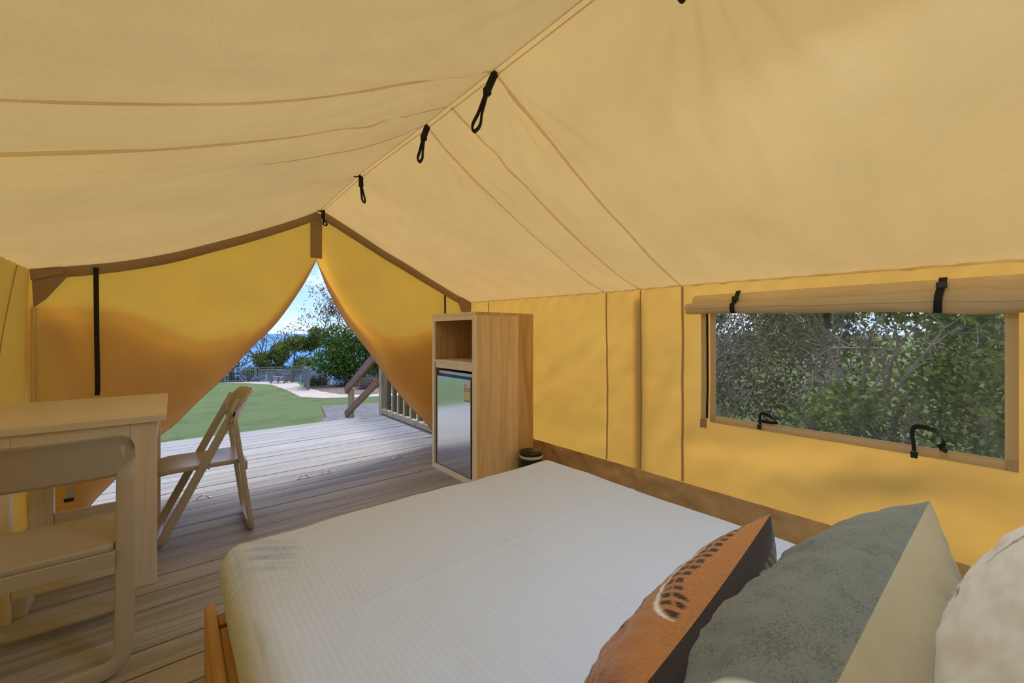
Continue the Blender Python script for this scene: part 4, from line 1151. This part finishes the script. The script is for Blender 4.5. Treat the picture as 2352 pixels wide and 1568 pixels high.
def leaves(rs, centres, radii, n, size, mat, name, parent, flat=.8, droop=0., elong=2.2, shell=.5):
    """n leaves scattered in ellipsoidal clumps; every leaf a folded diamond"""
    C = np.array(centres); Rr = np.array(radii)
    if Rr.ndim == 1: Rr = np.stack([Rr, Rr, Rr*flat], 1)
    wts = Rr.prod(1)**(2/3); idx = rs.choice(len(C), n, p=wts/wts.sum())
    d = rs.normal(size=(n, 3)); d /= np.linalg.norm(d, axis=1)[:, None]
    rad = rs.uniform(shell**3, 1.0, n)**(1/3)*(1+.25*rs.normal(size=n)*.5)
    P = C[idx]+d*rad[:, None]*Rr[idx]
    ax = rs.normal(size=(n, 3))+d*.6; ax[:, 2] -= droop; ax /= np.linalg.norm(ax, axis=1)[:, None]
    s_ = np.cross(ax, rs.normal(size=(n, 3))); s_ /= np.linalg.norm(s_, axis=1)[:, None]
    nrm = np.cross(ax, s_)
    L = size*rs.uniform(.6, 1.35, n)[:, None]; Wd = L/elong
    V = np.empty((n*4, 3)); V[0::4] = P-ax*L/2; V[1::4] = P+s_*Wd/2+nrm*L*.08; V[2::4] = P+ax*L/2; V[3::4] = P-s_*Wd/2+nrm*L*.08
    F = np.arange(n*4).reshape(n, 4)
    o = mesh_np(name, V, F, mat, parent); o['kind'] = 'stuff'; return o
def branches(rs, base, tips_dir, depth, L, rad, mb, ends, bend=.35, split=3, shrink=.68, up=.15, all_nodes=None, taper=.60):
    d = Vector(tips_dir).normalized(); p = Vector(base); pts = [p.copy()]
    for i in range(4):
        d = (d+Vector(rs.normal(size=3))*bend*.4+Vector((0, 0, up*.3))).normalized(); p = p+d*L/4; pts.append(p.copy())
    mb.tube(pts, [lerp(rad, rad*.62, i/4) for i in range(5)], 5 if rad > .02 else 4, cap=False)
    if all_nodes is not None: all_nodes += pts[2:]
    if depth == 0: ends.append(p.copy()); return
    for k in range(split):
        q = pts[-1] if k < split-1 else pts[2]
        nd = (d+Vector(rs.normal(size=3))*(.62)+Vector((0, 0, up))).normalized()
        branches(rs, q, nd, depth-1, L*shrink*rs.uniform(.8, 1.2), rad*taper, mb, ends, bend, split, shrink, up, all_nodes, taper)
def make_tree(name, label, base, h, depth, rad, seed, leafmat_, nleaf, lsize, crad, lean=(0, 0, 1), bark='bark', split=3, shrink=.7, elong=2.2, droop=0, flat=.8, group=None, cat='tree', bend=.35, up=.15, trunks=1):
    rs = np.random.RandomState(seed)
    r = empty(name, base); tag(r, label, cat, group)
    mb = MB(); ends = []; nodes = []
    for k in range(trunks):
        ln = Vector(lean)+Vector(rs.normal(size=3))*(.45 if trunks > 1 else 0); ln.z = max(.25, ln.z)
        branches(rs, (rs.normal()*.15*(trunks > 1), rs.normal()*.15*(trunks > 1), -.3), ln, depth, h*.36, rad, mb, ends, bend, split, shrink, up, nodes, .72 if name == 'bare_tree' else .60)
    mb.build('branches', M[bark], r, True)
    if nleaf:
        C = np.array([tuple(e) for e in ends]); leaves(rs, C, rs.uniform(.6, 1.3, len(C))*crad, nleaf, lsize, leafmat_, 'foliage', r, flat, droop, elong, .1)
    return r
def make_bush(name, label, base, clumps, n, lsize, mat, seed, stems=6, group=None, cat='bush', elong=2.0, droop=0, shell=.5, bark='bark', twig=0):
    rs = np.random.RandomState(seed); r = empty(name, base); tag(r, label, cat, group)
    mb = MB(); ends = []
    for k in range(stems):
        c = Vector(clumps[k % len(clumps)][0]); branches(rs, (rs.normal()*.12, rs.normal()*.12, -.25), c+Vector((0, 0, .2)), 2+(twig > 0), max(.3, c.length*.52), .035, mb, ends, .4, 3, .62)
    mb.build('stems', M[bark], r, True)
    C = [c for c, _ in clumps]; Rr = [rr if isinstance(rr, (tuple, list)) else (rr, rr, rr*.85) for _, rr in clumps]
    if n: leaves(rs, C, np.array(Rr), n, lsize, mat, 'foliage', r, .8, droop, elong, shell)
    return r
# --- seaward side, seen through the doorway
make_tree('coastal_tree', 'small round-crowned green tree behind the grey bench', (8.15, 40.0, -3.3), 6.0, 4, .13, 11, LEAF['tree'], 11000, .19, .62, (.05, 0, 1), 'bark', 3, .70, 1.8, 0, .7, 'coastal trees')
make_tree('bare_tree', 'leafless twiggy tree against the sea, above the left fence', (6.4, 43.5, -4.6), 7.6, 5, .14, 5, LEAF['gum'], 260, .16, .4, (-.1, 0, 1), 'barkpale', 3, .70, 2.4, .2, .8, 'coastal trees', 'tree', .5)
make_tree('bare_tree', 'low tangle of bare grey branches at the far left fence', (4.2, 43.0, -3.8), 5.2, 5, .12, 9, LEAF['gum'], 150, .14, .4, (-.2, 0, 1), 'bark', 3, .74, 2.4, .2, .8, 'coastal trees', 'tree', .6, .05, 2)
make_tree('bare_tree', 'thin bare branches between the round tree and the leafy bush', (8.3, 38.0, -4.2), 5.0, 4, .07, 17, LEAF['gum'], 200, .15, .4, (.1, 0, 1), 'barkpale', 3, .72, 2.4, .2, .8, 'coastal trees', 'tree', .5, .1, 2)
rs0 = np.random.RandomState(3)
bc = [((-1.3, 1.1, 1.5), 1.0), ((-1.0, .9, 2.9), .9), ((0, 0, 1.7), 1.5), ((1.3, -.3, 2.6), 1.5), ((-.9, .2, 2.2), 1.0), ((.5, -.2, 3.5), 1.15), ((1.7, .1, 4.3), 1.2), ((2.6, 0, 3.2), 1.6), ((.1, -.5, .9), 1.2), ((-1.2, 0, 1.2), .8), ((2.2, -.8, 1.4), 1.5), ((3.6, .2, 4.4), 1.6)]
make_bush('leafy_bush', 'big dense bright green bush right of the fence, beyond the stair rail', (8.4, 24.2, -1.9), bc, 34000, .135, LEAF['bush'], 31, 8, 'coastal bushes', 'bush', 1.8, 0, .55)
make_tree('gum_tree', 'gum tree with sparse brown drooping leaves over the green bush', (8.9, 25.4, -2.0), 7.2, 4, .10, 23, LEAF['gum'], 2000, .22, .55, (-.30, .2, 1), 'barkpale', 3, .72, 4.2, 1.0, 1.0, 'coastal trees')
for i, (x, y, s_) in enumerate(((6.7, 26.2, .55), (7.6, 23.6, .7), (8.5, 21.5, .75), (7.5, 20.3, .5), (9.4, 19.4, .8))):
    make_bush('low_scrub', ('low grey scrub at the foot of the fence end post', 'low scrub in the garden bed under the green bush', 'dark scrub behind the stair handrail', 'dry twiggy scrub at the front of the garden bed', 'dark scrub beside the deck balusters')[i], (x, y, zg(y)), [((0, 0, s_*.5), s_), ((s_*.7, .2, s_*.4), s_*.8), ((-s_*.6, -.1, s_*.35), s_*.7)], 2200, .085, LEAF['scrub'] if i != 3 else LEAF['dry'], 50+i, 5, 'scrub in the garden bed', 'shrub', 2.4, 0, .3, 'barkpale', 1)
rsl = np.random.RandomState(77)
for i, (x, y) in enumerate(((2.5, 41.5), (4.6, 41.0), (.3, 43.0))):
    make_bush('low_scrub', ('low scrub behind the left fence rails', 'low scrub behind the fence corner post', 'low scrub at the far left end of the fence')[i], (x, y, zg(y)-.5), [((0, 0, .5), .9), ((.9, .3, .4), .8), ((-.9, -.1, .4), .8)], 2400, .12, LEAF['scrub'], 60+i, 5, 'scrub behind the lookout fence', 'shrub', 2.2, 0, .3, 'bark', 1)
# --- thicket outside the right wall, seen through the window
th_lab = ['tangled scrubby tree at the left of the window view', 'brown twiggy thicket in the middle of the window view', 'leafy green creeper covered thicket at the right of the window view', 'pale grey-green scrub tree behind the window strap', 'dense dark tree filling the right of the window view', 'tall thin tree at the upper left of the window view', 'leafy undergrowth low at the right of the window', 'bright green low bush at the lower left of the window']
def cl(rs, n, sx, sy, z0, z1, r0, r1): return [((rs.uniform(-sx, sx), rs.uniform(-sy, sy), rs.uniform(z0, z1)), rs.uniform(r0, r1)) for _ in range(n)]
specs = [(7.4, 3.5, 9, .9, .8, .7, 3.0, .35, .75, 3300, .066, 'scrub', 9), (8.2, 2.3, 9, .9, .7, .3, 2.2, .35, .7, 3600, .066, 'scrub', 12), (5.6, .9, 11, .8, .7, .3, 2.5, .30, .6, 6500, .066, 'vine', 10),
         (10.5, 4.4, 9, 1.3, 1.3, .8, 3.0, .5, .9, 3400, .08, 'scrub', 9), (6.6, -.2, 11, 1.0, .9, .3, 3.2, .4, .8, 9000, .066, 'vine', 10), (13.0, 6.3, 8, 1.5, 1.5, 1.0, 3.6, .5, 1.0, 2600, .09, 'scrub', 8),
         (4.9, .2, 6, .6, .8, .1, 1.2, .25, .5, 3200, .058, 'vine', 7), (9.2, 5.2, 6, 1.0, .9, .0, .9, .4, .7, 5000, .06, 'bush', 6)]
for i, (x, y, n, sx, sy, z0, z1, r0, r1, nl, ls, lm, ns) in enumerate(specs):
    rs = np.random.RandomState(200+i)
    make_bush('thicket', th_lab[i], (x, y, -.7), cl(rs, n, sx, sy, z0, z1, r0, r1), nl, ls, LEAF[lm], 220+i, ns, 'thicket outside the window', 'thicket', 1.7, .1, .35, 'barkpale', 1)
for i, (x, y) in enumerate(((15.5, 9.0), (18, 4.6), (13.5, .5), (17, -3), (10.5, -3.6), (6.5, -4.5))):
    rs = np.random.RandomState(300+i)
    make_bush('backdrop_tree', ('far pale tree showing between the thicket stems, leftmost', 'far tree behind the middle of the thicket', 'far tree behind the right of the thicket', 'far tree at the right end of the thicket', 'tree beyond the right end of the window', 'leafy tree beside the window of the next panel')[i], (x, y, -.7), cl(rs, 9, 1.8, 1.8, .8, 4.2, .7, 1.3), 1900, .12, LEAF['scrub'], 320+i, 7, 'thicket outside the window', 'tree', 1.8, .1, .4, 'bark', 1)

for i, (x, y) in enumerate(((30, 15.5), (33, 10.5), (29, 6.0), (32, 1.0), (28, -4))):
    rs = np.random.RandomState(400+i)
    make_bush('horizon_tree', ('distant tree on the skyline at the upper left of the window', 'distant tree on the skyline left of the outside strap', 'distant tree on the skyline behind the window middle', 'distant tree on the skyline at the right of the window', 'distant tree hidden behind the right thicket')[i], (x, y, -.9), cl(rs, 10, 2.4, 2.4, .8, 4.4, .9, 1.7), 1700, .34, LEAF['scrub'], 420+i, 6, 'distant trees beyond the thicket', 'tree', 1.7, .1, .4, 'bark', 0)
